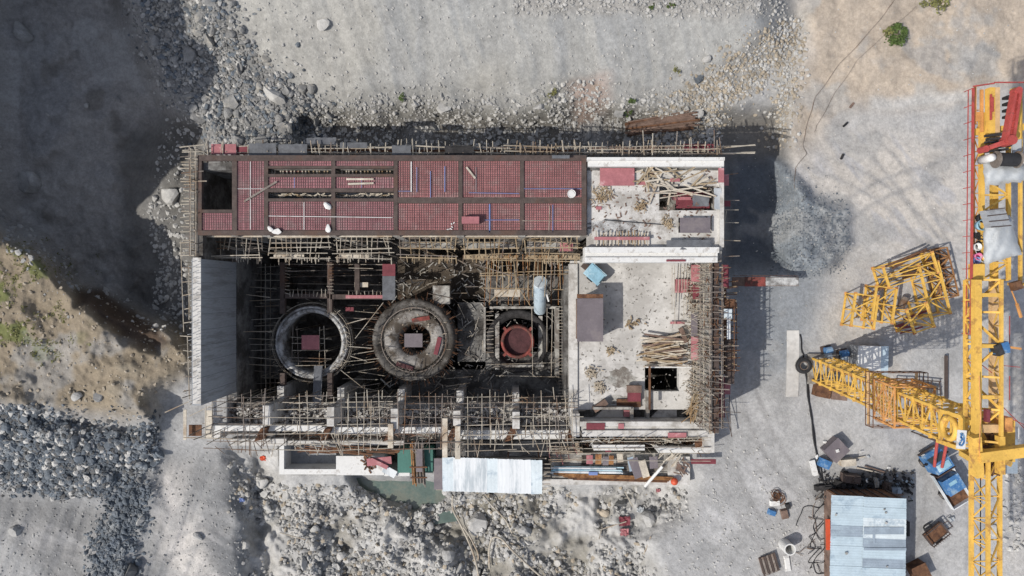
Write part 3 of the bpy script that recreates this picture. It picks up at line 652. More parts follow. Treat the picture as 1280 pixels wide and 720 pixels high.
P(MB().pbox(619, 392, 624, 462, -3.6, .5).pbox(673, 395, 678, 462, -3.6, .5).pbox(619, 456, 680, 459, -3.5, .4), 'pit_wall', 'dirty_concrete')
# ------ loose formwork lying on the deck: each bay's red panel with its bar mesh
bays = [(296.5, 201.5, 329.7, 287.5, 'tall narrow red deck panel beside the open shaft of the powerhouse'),
        (252.5, 266.5, 289.7, 287.5, 'small red deck panel under the open corner shaft'),
        (335.5, 201.5, 413.7, 207.3, 'thin red deck strip along the upper beam in the first slotted bay'), (335.5, 221.5, 413.7, 235.2, 'red deck strip between the two timber slots of the first slotted bay'),
        (335.5, 252.2, 413.7, 287.6, 'broad red deck panel of the first slotted bay, white sacks at its corners'),
        (419.5, 201.5, 491.7, 207.3, 'thin red deck strip along the upper beam in the second slotted bay'), (419.5, 221.5, 491.7, 235.2, 'red deck strip carrying two pale battens in the second slotted bay'),
        (419.5, 252.2, 491.7, 287.6, 'broad red deck panel of the second slotted bay with a long white line'),
        (497.5, 201.5, 572.7, 246.5, 'upper red deck panel with a thick white line and three blue lines'), (497.5, 254.5, 572.7, 287.6, 'plain red deck panel without any blue line in the lower row'),
        (578.5, 201.5, 649.7, 246.5, 'upper red deck panel with a pale batten lying aslant'), (578.5, 254.5, 649.7, 287.6, 'lower red deck panel carrying the red block'),
        (655.5, 201.5, 726.7, 246.5, 'upper red deck panel with a white bucket near its corner'), (655.5, 254.5, 726.7, 287.6, 'lower red deck panel at the end next to the concrete block')]
HP = DK - .12
for i, (x0, y0, x1, y1, lab) in enumerate(bays):
    a, b = at(x0, y0, HP), at(x1, y1, HP); t = thing('deck_panel', lab, 'formwork panel', ((a.x + b.x) / 2, (a.y + b.y) / 2, HP - .1), 'red formwork panels of the deck')
    part(MB().pbox(x0, y0, x1, y1, HP, .06), 'plywood', 'red_ply' if x0 > 490 else 'red_ply_b', t)
    r = MB(); n = int((b.x - a.x) / .17)
    for k_ in range(1, n): x = a.x + (b.x - a.x) * k_ / n; w_ = U(.009, .016); o_ = U(-.03, .03); r.hexa([(x - w_ + o_, b.y + .02, HP + .03), (x + w_ + o_, b.y + .02, HP + .03), (x + w_, a.y - .02, HP + .03), (x - w_, a.y - .02, HP + .03), (x - w_ + o_, b.y + .02, HP + .055), (x + w_ + o_, b.y + .02, HP + .055), (x + w_, a.y - .02, HP + .055), (x - w_, a.y - .02, HP + .055)])
    n = int((a.y - b.y) / .17)
    for k_ in range(1, n): y = b.y + (a.y - b.y) * k_ / n; o_ = U(-.02, .02); r.box(a.x + .02, b.x - .02, y - .012 + o_, y + .012 + o_, HP + .056, HP + .08)
    part(r, 'bar_mesh', 'rebar_mesh', t)
HR = HP + .1
def line(p, q, w, m, lab, cat='conduit', grp=None, h=HR, nm='conduit'): w = w * (.6 if nm == 'conduit' else 1); return solo(MB().bar(at(*p, h), at(*q, h), w, .04), nm, m, lab, cat, grp)
for p, q, w, m, lab in [
    ((313, 202), (313, 287), .07, 'white_paint', 'white conduit running the length of the tall narrow red panel'),
    ((297, 236), (330, 236), .05, 'white_paint', 'faint white conduit crossing the tall narrow red panel'),
    ((336, 270), (491, 272), .07, 'white_paint', 'long white conduit across both slotted bays'), ((380, 253), (380, 287), .07, 'white_paint', 'white conduit crossing the first slotted bay downwards'),
    ((368, 222), (368, 235), .06, 'blue_pvc', 'short blue conduit on the strip between two slots'), ((452, 222), (452, 235), .05, 'blue_pvc', 'short blue conduit beside the two pale battens'),
    ((514, 202), (514, 240), .13, 'white_paint', 'thick white conduit in the panel with three blue lines'), ((521, 209), (521, 240), .06, 'blue_pvc', 'blue conduit next to the thick white one'),
    ((538, 214), (538, 247), .08, 'blue_pvc', 'middle one of the three blue conduits beside the thick white one'), ((556, 208), (556, 240), .09, 'blue_pvc', 'blue conduit farthest from the thick white one in its panel'),
    ((498, 239), (513, 239), .05, 'blue_pvc', 'short level blue conduit at the foot of the thick white one'), ((586, 241), (649, 242), .06, 'blue_pvc', 'level blue conduit under the slanting batten'),
    ((595, 209), (595, 240), .05, 'grey_concrete', 'dull grey conduit beside the slanting batten'), ((612, 255), (612, 291), .16, 'blue_pvc', 'thick blue conduit beside the red block'),
    ((606, 275), (649, 275), .06, 'blue_pvc', 'level blue conduit crossing the thick blue one'), ((655, 236), (727, 236), .06, 'blue_pvc', 'level blue conduit below the white bucket'),
    ((653, 276), (727, 276), .045, 'pale_pole', 'level pale conduit in the end panel of the lower row'), ((687, 257), (686, 291), .06, 'pale_pole', 'upright pale conduit in the end panel of the lower row'), ((691, 256), (691, 291), .07, 'blue_pvc', 'blue conduit beside the pale upright one in the end panel')]:
    line(p, q, w, m, lab, 'conduit', 'conduits laid on the red deck')
for p, q, m, lab in [((583, 209), (594, 223), 'pale_timber', 'pale batten lying aslant on the red deck'), ((433, 224), (467, 224), 'pale_timber', 'upper of two pale battens on the narrow red strip'), ((435, 230), (467, 229), 'pale_timber', 'lower of two pale battens on the narrow red strip'),
                     ((305, 252), (346, 227), 'steel_tube', 'grey tube lying aslant across the tall narrow panel')]:
    line(p, q, .14, m, lab, 'batten', None, HR + .05, 'batten')
rb_ = at(588, 275, HR + .55); solo(MB().box(rb_.x - .65, rb_.x + .65, rb_.y - .26, rb_.y + .26, HR, HR + .55), 'crate', 'pink_ply', 'red block casting a shadow on the lower red deck', 'crate')
def bucket(px, py, h, r, m, lab):
    t = thing('bucket', lab, 'bucket', at(px, py, h)); p = at(px, py, h)
    part(MB().lathe(p, [(0, .02), (r * .8, 0), (r, .38), (r * .9, .38), (r * .75, .1), (0, .1)], 16), 'body', m, t, smooth=True)
    part(MB().torus(p + Vector((0, 0, .38)), r, .02, 16, 5), 'rim', m, t); return t
b_ = bucket(714, 243, HR, .3, 'white_paint', 'white bucket on the red deck near the concrete block'); part(MB().disc(at(714, 243, HR + .36), .28, 16), 'lid', 'white_paint', b_)
for px, py, lab in [(339, 287, 'white sack at the lower corner of the first slotted bay'), (347, 289, 'white sack lying on the lower deck beam'), (410, 285, 'white sack where the two slotted bays meet'), (409, 257, 'small white sack near the timber slot')]:
    sack(at(px, py, HR + .1), .3, 'white_paint', lab)
rl = MB()
for i in range(9): p = at(564 + U(-4, 4), 283 + U(-4, 4), HR); rl.bar(p, p + Vector((U(-.15, .15), U(-.15, .15), .02)), .07, .03)
solo(rl, 'scraps', 'white_paint', None, kind='stuff')
# timber joists showing in the slots: individual battens
for (x0, x1, y0, y1, nj, nm) in ((338, 412, 211, 217, 16, 'first slot under the upper beam'), (421, 490, 211, 217, 15, 'second slot under the upper beam'), (337, 413, 241, 247, 22, 'first wide slot across the deck'), (421, 491, 241, 247, 18, 'second wide slot across the deck')):
    for i in range(nj):
        px = x0 + (x1 - x0) * (i + .5) / nj + U(-.8, .8); long_ = y0 > 230
        if long_: p, q = at(px - U(1, 5), U(y0, y1), 6.6), at(px + U(2, 6), U(y0, y1), 6.6)
        else: p, q = at(px, y0 - .5, 6.6), at(px + U(-1, 1), y1 + .5, 6.6)
        solo(MB().bar(p, q, .09, .1), 'joist', 'pale_timber' if random.random() < .7 else 'bamboo', 'pale timber joist in the ' + nm, 'joist', 'joists in the ' + nm)
solo(MB().pbox(350, 211, 382, 215, 6.5, .05), 'plank', 'pink_ply', 'pink board lying in the first slot under the upper beam', 'plank')
# sheet scaffolding boards on the upstream edge
for x0, y0, x1, y1, m, h, lab in [(264, 180, 295, 193, 'pink_ply', 6.4, 'bright red formwork sheet on the upstream edge scaffold'), (296, 182, 309, 193, 'dark_red_ply', 6.2, 'small dull red sheet beside the bright red formwork sheet'), (425, 178, 459, 185, 'cloth_grey', 6.3, 'small dark sheet on the upstream scaffold above the second slotted bay'),
                            (854, 180, 893, 188, 'dark_red_ply', 6.0, 'dark red sheet on the scaffold above the concrete block'), (690, 194, 712, 198, 'cloth_grey', 7.7, 'grey strip lying on the upstream beam')]:
    solo(MB().pbox(x0, y0, x1, y1, h, .06), 'formwork_sheet', m, lab, 'formwork sheet')
def tarp(x0, y0, x1, y1, h, m, lab, nx=14, ny=6, amp=.25, name='tarpaulin'):
    mb = MB(); se = U(0, 99)
    for j in range(ny + 1):
        for i in range(nx + 1):
            p = at(x0 + (x1 - x0) * i / nx, y0 + (y1 - y0) * j / ny, h); e = float(fbm(np.array(p.x * 1.0 + se), np.array(p.y * 1.0), .9, 3, 5))
            mb.v.append(p + Vector((U(-.03, .03), U(-.03, .03), amp * e)))
    for j in range(ny):
        for i in range(nx): k_ = j * (nx + 1) + i; mb.f.append((k_, k_ + nx + 1, k_ + nx + 2, k_ + 1))
    return solo(mb, name, m, lab, 'tarpaulin', None, None, True)
for a in [(311, 179, 345, 194, 6.5, 'cloth_grey', 'dark grey cloth draped next to the small dull red sheet'), (348, 180, 384, 194, 6.5, 'cloth_grey', 'dark grey cloth in the middle of the upstream scaffold row'), (490, 182, 514, 197, 6.5, 'cloth_grey', 'dark cloth roll on the upstream scaffold above the blue lined panel'), (556, 182, 591, 196, 6.5, 'black_scrap', 'blackish torn cloth on the upstream scaffold above the slanting batten'),
          (383, 172, 420, 180, 6.2, 'cloth_grey', 'grey cloth strip leading up from the upstream scaffold')]: tarp(*a)
# on the concrete block
for x0, y0, x1, y1, h, m, lab in [(750, 210, 793, 232, SH + .25, 'pink_ply', 'large faded red formwork sheet on the white roof block'), (798, 226, 812, 231, SH + .2, 'pink_ply', 'small red offcut beside the large faded red sheet'), (838, 223, 850, 227, SH + .4, 'pink_ply', 'small red offcut among the pale planks'),
                               (845, 240, 887, 261, SH - .6, 'dark_red_ply', 'dark red sheet sunk in the roof opening'), (840, 246, 864, 250, SH - .3, 'pink_ply', 'pink strip across the sunken dark red sheet'), (850, 272, 888, 291, SH + .5, 'grey_ply', 'brownish grey formwork sheet beside the roof opening'),
                               (743, 296, 812, 300, SH + .5, 'pink_ply', 'long red board laid over the row of sticks'), (898, 210, 905, 228, DK + .3, 'pink_ply', 'red formwork sheet at the corner of the roof block'), (905, 218, 911, 232, 6.4, 'pink_ply', 'red sheet hung outside the corner of the roof block'), (904, 251, 913, 258, 6.0, 'dark_red_ply', 'dark red sheet outside the roof block edge'), (745, 258, 752, 262, SH + .1, 'pink_ply', 'tiny red chip on the white roof floor')]:
    solo(MB().pbox(x0, y0, x1, y1, h, .06), 'formwork_sheet', m, lab, 'formwork sheet')
tarp(833, 300, 888, 312, SH + .6, 'cloth_grey', 'dark sheet standing for the void along the edge of the roof block'); tarp(893, 235, 902, 262, SH + .4, 'tarp_grey', 'grey white cloth at the edge of the roof opening', 5, 10); tarp(866, 244, 886, 258, SH + .1, 'cloth_grey', 'grey rag over the dark red sheet in the roof opening', 6, 5, .4)  # first sheet is a dark patch in place of the shaded void
def sticks(n, x0, y0, x1, y1, h, L0, L1, ang, spread, w, m, lab, grp, nm='plank', cat='plank', dz=.3, wood=('pale_timber', 'bamboo')):
    for i in range(n):
        px, py = U(x0, x1), U(y0, y1); a = ang + random.gauss(0, spread); l = U(L0, L1) / 2; d = Vector((math.cos(a), math.sin(a), U(-.04, .04))); c_ = at(px, py, h + U(0, dz))
        solo(MB().bar(c_ - d * l, c_ + d * l, w * U(.7, 1.3), .05), nm, m or random.choice(wood), lab, cat, grp)
sticks(26, 805, 212, 885, 236, SH + .15, .8, 3.2, .25, .5, .11, None, 'pale plank in the loose heap above the roof opening', 'loose planks above the roof opening')
sticks(7, 826, 234, 888, 243, SH + .3, 2.2, 4.4, -.12, .3, .10, 'pale_timber', 'long pale batten laid across the roof opening', 'battens across the roof opening')
sticks(14, 795, 213, 815, 232, SH + .1, .5, 1.6, .9, .5, .08, None, 'short stick between the faded red sheet and the plank heap', 'short sticks beside the faded red sheet')
for i in range(17):
    px = 746 + i * 4; solo(MB().bar(at(px + U(-1, 1), 288 + U(0, 4), SH + .3), at(px + U(-1, 1), 308 - U(0, 3), SH + .3), .07, .07), 'stick', random.choice(('pale_timber', 'bamboo')), 'pale upright stick in the row under the long red board', 'stick', 'sticks under the long red board')
for cx, cy, rx, ry, n, lab in [(752, 243, 15, 12, 90, 'brown heap of wood offcuts below the faded red sheet'), (801, 257, 8, 7, 45, 'small brown heap of offcuts in the middle of the roof block'), (835, 278, 9, 8, 40, 'brown heap of offcuts beside the brownish grey sheet')]:
    mb = MB()
    for _ in range(n): p = at(cx + random.gauss(0, rx * .45), cy + random.gauss(0, ry * .5), SH + U(.02, .25)); d = Vector((U(-1, 1), U(-1, 1), U(-.2, .2))) * .22; mb.bar(p - d, p + d, .05, .03)
    solo(mb, 'offcuts', 'bamboo', lab, 'wood offcuts', None, 'stuff')
line((755, 275), (830, 281), .05, 'black_rubber', 'dark rod lying across the white roof block', 'rod', None, SH + .1, 'rod')
# on the erection bay floor
def hut():
    p = at(738, 400, 3.7); t = thing('cabin', 'brown flat roofed cabin on stilts on the pale erection floor', 'cabin', (p.x, p.y, SF)); a, b = at(721.5, 373, 3.7), at(754, 427, 3.7)
    part(MB().box(a.x, b.x, b.y, a.y, 3.62, 3.7), 'roof', 'grey_ply', t)
    part(MB().box(a.x + .1, b.x - .15, b.y + .1, a.y - .1, SF + .25, 3.615), 'body', 'brown_timber', t)
    part(MB().box(a.x, b.x, a.y + .02, a.y + .35, 3.45, 3.66), 'eaves', 'rust', t)
    for x in (a.x + .15, b.x - .2):
        for y in (a.y - .15, b.y + .15): part(MB().box(x - .06, x + .06, y - .06, y + .06, SF, SF + .25), 'leg', 'rust', t)
    f = MB()
    for i in range(6): y = a.y - .3 - i * .45; f.bar((b.x - .1, y, 3.3), (b.x + .3, y + U(-.1, .1), 3.3), .06)
    part(f, 'bracket', 'pale_timber', t)
hut()
def wheelcart():
    p = at(742, 343, SF); t = thing('mixer_cart', 'light blue tilted cart by the corner of the erection floor', 'cart', p); R = -.72
    part(MB().obox(p + Vector((0, 0, .75)), (1.0, 1.35, .5), R + 1.57, 0, 1.2), 'tray', 'light_blue', t); part(MB().obox(p + Vector((0, 0, 1.02)), (1.0, 1.4, .06), R + 1.57), 'tray_lining', 'light_blue', t)
    d = Vector((math.cos(R), math.sin(R), 0)); n = Vector((-d.y, d.x, 0))
    part(MB().bar(p + d * .6 + Vector((0, 0, .5)), p - d * 1.3 + Vector((0, 0, .4)), .5, .1), 'chassis', 'dark_steel', t)
    for s_ in (1, -1): q = p + n * .5 * s_ + Vector((0, 0, .3)); part(MB().tube(q, q + n * .14 * s_, .3, 14), 'wheel', 'black_rubber', t)
    part(MB().bar(p + d * .75 + n * .3 + Vector((0, 0, 1.1)), p + d * .75 - n * .3 + Vector((0, 0, 1.1)), .12, .2), 'window', 'glass', t)
wheelcart()
mb = MB()
for _ in range(520): p = at(U(724, 868), U(334, 508), SF + .02); s_ = U(.02, .09); mb.obox(p, (s_, s_ * U(.5, 3), s_ * .6), U(0, 3))
solo(mb, 'crumbs', 'dirty_concrete', None, kind='stuff')
mb = MB()
for _ in range(260): p = at(U(738, 890), U(212, 300), SH + .02); s_ = U(.03, .1); mb.obox(p, (s_, s_ * U(.5, 4), s_ * .6), U(0, 3))
solo(mb, 'crumbs', 'brown_timber', None, kind='stuff')
for i, (x, y, rx, ry, nn, h) in enumerate(((776, 472, 20, 13, 30, SF), (772, 500, 22, 6, 26, SF), (770, 283, 40, 9, 30, SH))):   # cement spills: low irregular crusts
    mb = MB(); se = U(0, 50); mb.v = [at(x + rx * math.cos(t_ / nn * 6.283) * (.7 + .9 * random.random() * .5), y + ry * math.sin(t_ / nn * 6.283) * (.7 + .45 * random.random()), h + .005 + .001 * i) for t_ in range(nn)]; mb.f = [tuple(reversed(range(nn)))]
    solo(mb, 'cement_spill', 'dirty_concrete' if i != 2 else 'ring_concrete', None, kind='stuff')
# timber pile beside the stair opening
for i in range(64):
    px, py = 829 + random.gauss(0, 5), U(421, 457); l = U(1.0, 1.9); a = random.gauss(0, .16); d = Vector((math.cos(a), math.sin(a), 0)); lay_ = random.random(); c_ = at(px, py, SF + .1 + .5 * lay_)
    solo(MB().bar(c_ - d * l, c_ + d * l, U(.08, .16), .09), 'timber', random.choice(('pale_timber', 'pale_timber', 'bamboo', 'brown_timber')), 'rough timber in the pale pile above the stair opening', 'timber', 'timbers piled above the stair opening')
for cx, cy, n, lab in [(791, 404, 26, 'small tuft of sticks in the middle of the pale floor'), (762, 439, 22, 'small heap of sticks below the brown cabin'), (740, 466, 50, 'upper sandy heap near the floor edge'), (750, 484, 50, 'lower sandy heap near the floor edge')]:
    mb = MB()
    for _ in range(n): p = at(cx + random.gauss(0, 4), cy + random.gauss(0, 3), SF + U(.02, .25)); d = Vector((U(-1, 1), U(-1, 1), U(-.2, .2))) * .18; mb.bar(p - d, p + d, .08, .06)
    solo(mb, 'offcuts', 'bamboo' if n < 40 else 'stone_tan', lab, 'debris', None, 'stuff')
for x0, y0, x1, y1, h, m, lab in [(784, 482, 802, 491, SF + .7, 'brown_timber', 'dark brown board box beside the stair opening'), (785, 491, 801, 502, SF + .5, 'dark_red_ply', 'dark red box under the dark brown board box'), (771, 499, 801, 509, SF + .2, 'rust', 'brown tray of scrap below the dark red box'), (780, 513, 788, 521, 1.6, 'pink_ply', 'pink sheet on the white landing')]:
    solo(MB().pbox(x0, y0, x1, y1, h, .35), 'crate' if 'sheet' not in lab else 'formwork_sheet', m, lab, 'crate' if 'sheet' not in lab else 'formwork sheet')
solo(MB().obox(at(750, 507, SF + .5), (1.3, .5, .4), .6), 'crate', 'brown_timber', 'tilted brown box at the lower end of the pale floor', 'crate')
solo(MB().bar(at(812, 458, SF + 1.4), at(812, 512, SF + 1.4), .16, .16), 'guard_rail', 'rust', 'rusty rail running over the stair opening', 'rail'); solo(MB().bar(at(807, 459, SF + .9), at(866, 459, SF + .9), .1), 'guard_rail', 'white_paint', 'pale rail across the top of the stair opening', 'rail')
for x0, y0, x1, y1, m, h, lab in [(733, 529, 756, 537, 'dark_red_ply', 3.1, 'dark red sheet on the stepped white beam'), (773, 529.5, 780, 536, 'pink_ply', 3.1, 'small square red sheet on the stepped white beam'), (835, 541, 858, 548, 'pink_ply', 3.15, 'red sheet on the lower step of the white beam'), (864, 574, 895, 580, 'dark_red_ply', .9, 'dark red board outside the end of the lower platform'), (733, 569, 741, 580, 'pink_ply', .6, 'pink upright sheet by the square hatch')]:
    solo(MB().pbox(x0, y0, x1, y1, h, .06), 'formwork_sheet', m, lab, 'formwork sheet')
solo(MB().prism([at(868, 553, 1.9), at(881, 544, 1.9), at(882, 556, 1.9), at(870, 560, 1.9)], 1.8, 1.9), 'formwork_sheet', 'rust', 'brown tilted board at the end of the dark trough', 'formwork sheet')
# south ledges: goods
for x0, y0, x1, y1, a, m, lab in [(458, 570, 490, 583, .1, 'pink_ply', 'faded red board near the green panel'), (462, 576, 486, 583, -.45, 'pink_ply', 'pink board lying aslant on the white slab'), (478, 583, 496, 596, -.5, 'sheet_white', 'white bag with a pink stripe at the slab edge')]:
    c_ = at((x0 + x1) / 2, (y0 + y1) / 2, .55 if 'aslant' not in lab else .75); solo(MB().obox(c_, ((x1 - x0) * .066, (y1 - y0) * .066 * .75, .08), a), 'board', m, lab, 'board')
sb = MB()
for _ in range(40): p = at(462 + random.gauss(0, 4), 578 + random.gauss(0, 4), .36); d = Vector((U(-1, 1), U(-1, 1), 0)) * .2; sb.bar(p - d, p + d, .12, .03)
solo(sb, 'rust_flakes', 'rust', None, kind='stuff')
solo(MB().pbox(497, 562, 541, 591, .5, 2.4), 'green_tank', 'green_panel', 'dark green flat tank under the bundle of pipes', 'tank')
pt = thing('pipe_bundle', 'bundle of rusty and grey pipes tied across the green tank', 'pipes', at(521, 580, .6))
for i in range(9): px = 513.5 + i * 1.9; h = 1.0 + .12 * (i % 2); part(MB().tube(at(px, 552 + U(-2, 3), h), at(px + 3, 607 + U(-3, 2), h), .06, 6), 'pipe', 'rust_orange' if i < 3 else 'steel_tube', pt)
part(MB().pbox(520, 561, 528, 590, 1.2, .04), 'sheet', 'grey_ply', pt); part(MB().bar(at(512, 584, 1.2), at(534, 584, 1.2), .12, .06), 'strap', 'rust', pt); part(MB().bar(at(513, 597, 1.2), at(534, 597, 1.2), .12, .06), 'strap', 'rust', pt)
def lean_roof():
    c_ = at(615, 592, 2.4); t = thing('shelter', 'long white corrugated metal roof at the downstream edge', 'shelter', (c_.x, c_.y, 0))
    a, b = at(553, 571, 2.4), at(677, 614, 2.3); n = 9
    for i in range(n):
        x0 = a.x + (b.x - a.x) * i / n; x1 = a.x + (b.x - a.x) * (i + 1) / n; mb = MB(); k_ = len(mb.v); m_ = 9
        for q in range(m_):
            x = x0 + (x1 - x0 + .04) * q / (m_ - 1); z = .003 * math.cos(q / (m_ - 1) * 6.283 * 3) + .004 * (i % 2)
            mb.v += [Vector((x, a.y + U(-.03, .03) - .03 * i, 2.55 + z)), Vector((x, b.y + U(-.02, .02) - .03 * i, 2.3 + z))]
        for q in range(m_ - 1): mb.f.append((2 * q, 2 * q + 1, 2 * q + 3, 2 * q + 2))
        part(mb, 'roof_sheet', 'sheet_white' if i % 4 else 'sheet_pale', t)
    part(MB().pbox(542.5, 573, 553, 612, 2.35, .05), 'end_sheet', 'grey_ply', t, 'brownish grey end sheet')
    for px in (556, 595, 635, 674):
        for py in (574, 611): p = at(px, py, 2.2); part(MB().box(p.x - .05, p.x + .05, p.y - .05, p.y + .05, -3.4, 2.25), 'post', 'rust', t)
    f = MB()
    for y in (573, 592, 612): f.bar(at(545, y, 2.22), at(683, y, 2.22), .08)
    part(f, 'purlin', 'pale_pole', t)
    l = MB()
    for py in range(580, 613, 5): l.bar(at(677, py, 2.2), at(688, py, 2.2), .06)
    part(l, 'ladder_rung', 'pale_pole', t)
lean_roof()
for i in range(7): solo(MB().tube(at(690 + U(-3, 4), 583.5 + i * 1.2, .45 + .1 * (i % 2)), at(777 + U(-12, 6), 584.5 + i * 1.15, .45 + .1 * (i % 2)), .07, 8), 'pipe', ('light_blue', 'sheet_white', 'sheet_white', 'light_blue')[i % 4], ('pale blue' if i % 4 in (0, 3) else 'white') + ' plastic pipe in the bundle on the lower platform', 'pipe', 'plastic pipes on the lower platform')
for i in range(5): solo(MB().bar(at(692 + i * 6, 592 + i * 1.7, .5), at(842 - i * 2, 597 + i * 1.3, .5), .12, .16), 'steel_beam', 'rust_orange' if i < 3 else 'rust', 'long rusty beam lying on the lower platform below the pipes', 'steel beam', 'rusty beams on the lower platform')
solo(MB().pbox(736, 590, 747, 594, .75, .15), 'cloth_bundle', 'blue_pvc', 'bright blue bundle on the rusty beams', 'bundle')
mb = MB(); p = at(843, 602, .75); mb.lathe(p, [(0, .3), (.18, .26), (.29, .12), (.32, 0), (.25, -.18), (0, -.3)], 18); solo(mb, 'buoy', 'orange_red', 'orange red ball at the end of the rusty beams', 'buoy', None, None, True)
solo(MB().tube(at(806, 608, .6), at(828, 583, 1.4), .13, 8), 'pole', 'white_paint', 'thick white pole leaning over the lower platform', 'pole')
for i, (x, y, a, w, l, m) in enumerate([(795, 585, .35, .8, 1.9, 'grey_ply'), (805, 586, .3, .6, 1.6, 'pale_timber'), (817, 578, .1, .7, 1.1, 'grey_ply'), (789, 580, .2, .5, 1.3, 'sheet_slate'), (757, 576, .0, .5, .8, 'grey_ply'), (748, 574, 0, .5, .9, 'rust_orange'), (764, 575, 0, .4, .8, 'rust_orange'), (775, 572, .15, .5, .8, 'pale_timber'), (760, 562, .1, .5, .6, 'dark_red_ply'), (722, 560, .2, .3, 1.2, 'pale_timber')]):
    solo(MB().obox(at(x, y, .75 + .03 * i), (w, l, .07), a, .2), 'board', m, ['slate coloured board leaning by the white pole', 'streaked pale board leaning by the slate coloured one', 'small grey board next to the fan of brown sticks', 'dark blue grey board behind the slate coloured one', 'grey board between two yellow ones', 'yellow brown board by the small square hatch', 'yellow brown board by the large hatch', 'pale board above the large hatch', 'reddish board in front of the white beam', 'pale board beside the pink upright sheet'][i], 'board')
sticks(12, 846, 576, 858, 592, .5, .6, 1.3, -1.0, .45, .09, 'brown_timber', 'brown stick in the fan on the white platform end', 'brown sticks on the white platform end', 'stick', 'stick')
sticks(10, 824, 568, 850, 578, .5, 1.0, 2.0, .9, .35, .1, 'pale_timber', 'pale stick leaning by the white platform end', 'pale sticks by the white platform end', 'stick', 'stick')
sticks(60, 282, 541, 540, 550, -.8, .8, 3.0, 0, .5, .08, None, 'brown stick lying in the long downstream trough', 'sticks in the long downstream trough', 'stick', 'stick', .5, ('rust', 'pale_timber', 'brown_timber'))
sticks(26, 390, 560, 500, 566, .4, 1.5, 5, -.06, .08, .09, 'rust', 'rusty bar lying along the white slab edge', 'rusty bars along the white slab', 'steel_bar', 'bar', .3)
sticks(40, 735, 548, 875, 555, .8, .4, 1.6, 0, .7, .08, None, 'scrap stick in the dark trough under the white beam', 'scrap in the dark trough', 'stick', 'stick', .5, ('rust', 'pale_timber', 'stone_pale'))
rbm = MB()
for _ in range(1500):
    px = U(270, 712); p = at(px, U(509, 533), -.95 + U(0, .25)); s_ = U(.08, .28); rbm.obox(p, (s_, s_ * U(.6, 1.3), s_ * .7), U(0, 3), U(-.4, .4))
solo(rbm, 'concrete_rubble', 'white_concrete', None, kind='stuff')
rbm = MB()
for _ in range(900): p = at(U(270, 720), U(506, 534), -.9); rbm.tube(p, p + Vector((U(-.12, .12), U(-.1, .1), U(.4, 1.1))), .022, 4, cap=False)
for _ in range(320): p = at(U(728, 880), U(549, 556), .6); rbm.tube(p, p + Vector((U(-.12, .12), U(-.1, .1), U(.3, .9))), .022, 4, cap=False)
P(rbm, 'starter_bars', 'rust', kind='stuff')
# pond
pm = MB(); pm.prism([gat(x, y) for x, y in ((452, 590), (548, 590), (556, 612), (545, 626), (515, 632), (480, 626), (455, 612))], 0, 0)
pz = -3.25
wm = MB(); pts = [at(430 + 150 * math.cos(0), 0, 0)]
wv = [at(x, y, pz) for x, y in ((400, 585), (590, 585), (596, 615), (580, 650), (515, 660), (450, 650), (410, 630))]
wm.v = wv; wm.f = [tuple(reversed(range(len(wv))))]
me = wm.mesh('water'); me.materials.append(M['pond']); o = bpy.data.objects.new('water', me); COL.objects.link(o); o['kind'] = 'structure'
# stack of long timbers above the concrete block
for i in range(34):
    x0, x1 = 783 + U(-4, 8), 868 + U(-10, 6); v = i / 34; yb = 150 + 14 * v + U(-2, 2); p, q = gat(x0, yb + 6, .35 + .5 * (1 - abs(v - .5) * 2)), gat(x1, yb - 9 + 7 * v, .35 + .5 * (1 - abs(v - .5) * 2))
    solo(MB().tube(p, q, U(.05, .09), 6), 'timber_pole', random.choice(('brown_timber', 'brown_timber', 'rust', 'brown_timber')), 'long brown pole in the stack above the roof block', 'pole', 'poles stacked above the roof block')
# gangway between the end scaffold and the gravel heap
t = thing('gangway', 'plank gangway with red sheets from the end scaffold to the gravel heap', 'gangway', at(965, 352, 2.0))
part(MB().bar(at(915, 352, 2.2), at(998, 352, 2.1), .75, .1), 'deck', 'brown_timber', t); part(MB().pbox(931, 346, 957, 358, 2.26, .04), 'red_sheet', 'faded_red', t); part(MB().pbox(957.2, 347, 998, 357, 2.25, .04), 'pale_sheet', 'ring_concrete', t)
f = MB(); [f.tube(at(918 + i * 7.5, 345, 2.2), at(918 + i * 7.5, 344, 2.9), .02, 4) for i in range(11)]; f.bar(at(916, 344, 2.9), at(998, 345, 2.8), .03); part(f, 'handrail', 'rust', t)
# ---------------------------------------------------------------- scaffolds
def pole(p, q, r=.04, sag=0): return MB().tube(p, q, r, 5)
def scaffold(label, ups, leds, m='pale_pole', m2=None, loc=None, r=.042, planks=(), cat='scaffolding'):
    """ups / leds: lists of (p, q) end points; each pole is a part, over 96 of a kind the shortest go into one part"""
    allp = [p for p, q in ups + leds]; c_ = sum(allp, Vector()) / len(allp); t = thing('scaffold', label, cat, (c_.x, c_.y, min(p.z for p in allp)))
    for nm, lst, mm in (('upright_pole', ups, m), ('ledger_pole', leds, m2 or m)):
        lst = sorted(lst, key=lambda e: -(Vector(e[0]) - Vector(e[1])).length); rest = MB()
        for i, (p, q) in enumerate(lst):
            rr = r * U(.8, 1.2)
            if i < 96: part(MB().tube(p, q, rr, 5), nm, mm if random.random() < .8 else 'steel_tube', t)
            else: rest.tube(p, q, rr, 5)
        if rest.v: part(rest, nm, mm, t, kind='stuff')
    for (x0, y0, x1, y1, h, mm) in planks: part(MB().pbox(x0, y0, x1, y1, h, .05), 'plank', mm, t)
    return t
def jit(v, s=.06): return Vector((v.x + U(-s, s), v.y + U(-s, s), v.z))
def up(px, py, h0, h1, lean=.15):
    k_ = (CH - h1) / F; x, y = (px - 640) * k_, (360 - py) * k_; return (Vector((x, y, h0)), Vector((x + U(-lean, lean), y + U(-lean, lean), h1)))
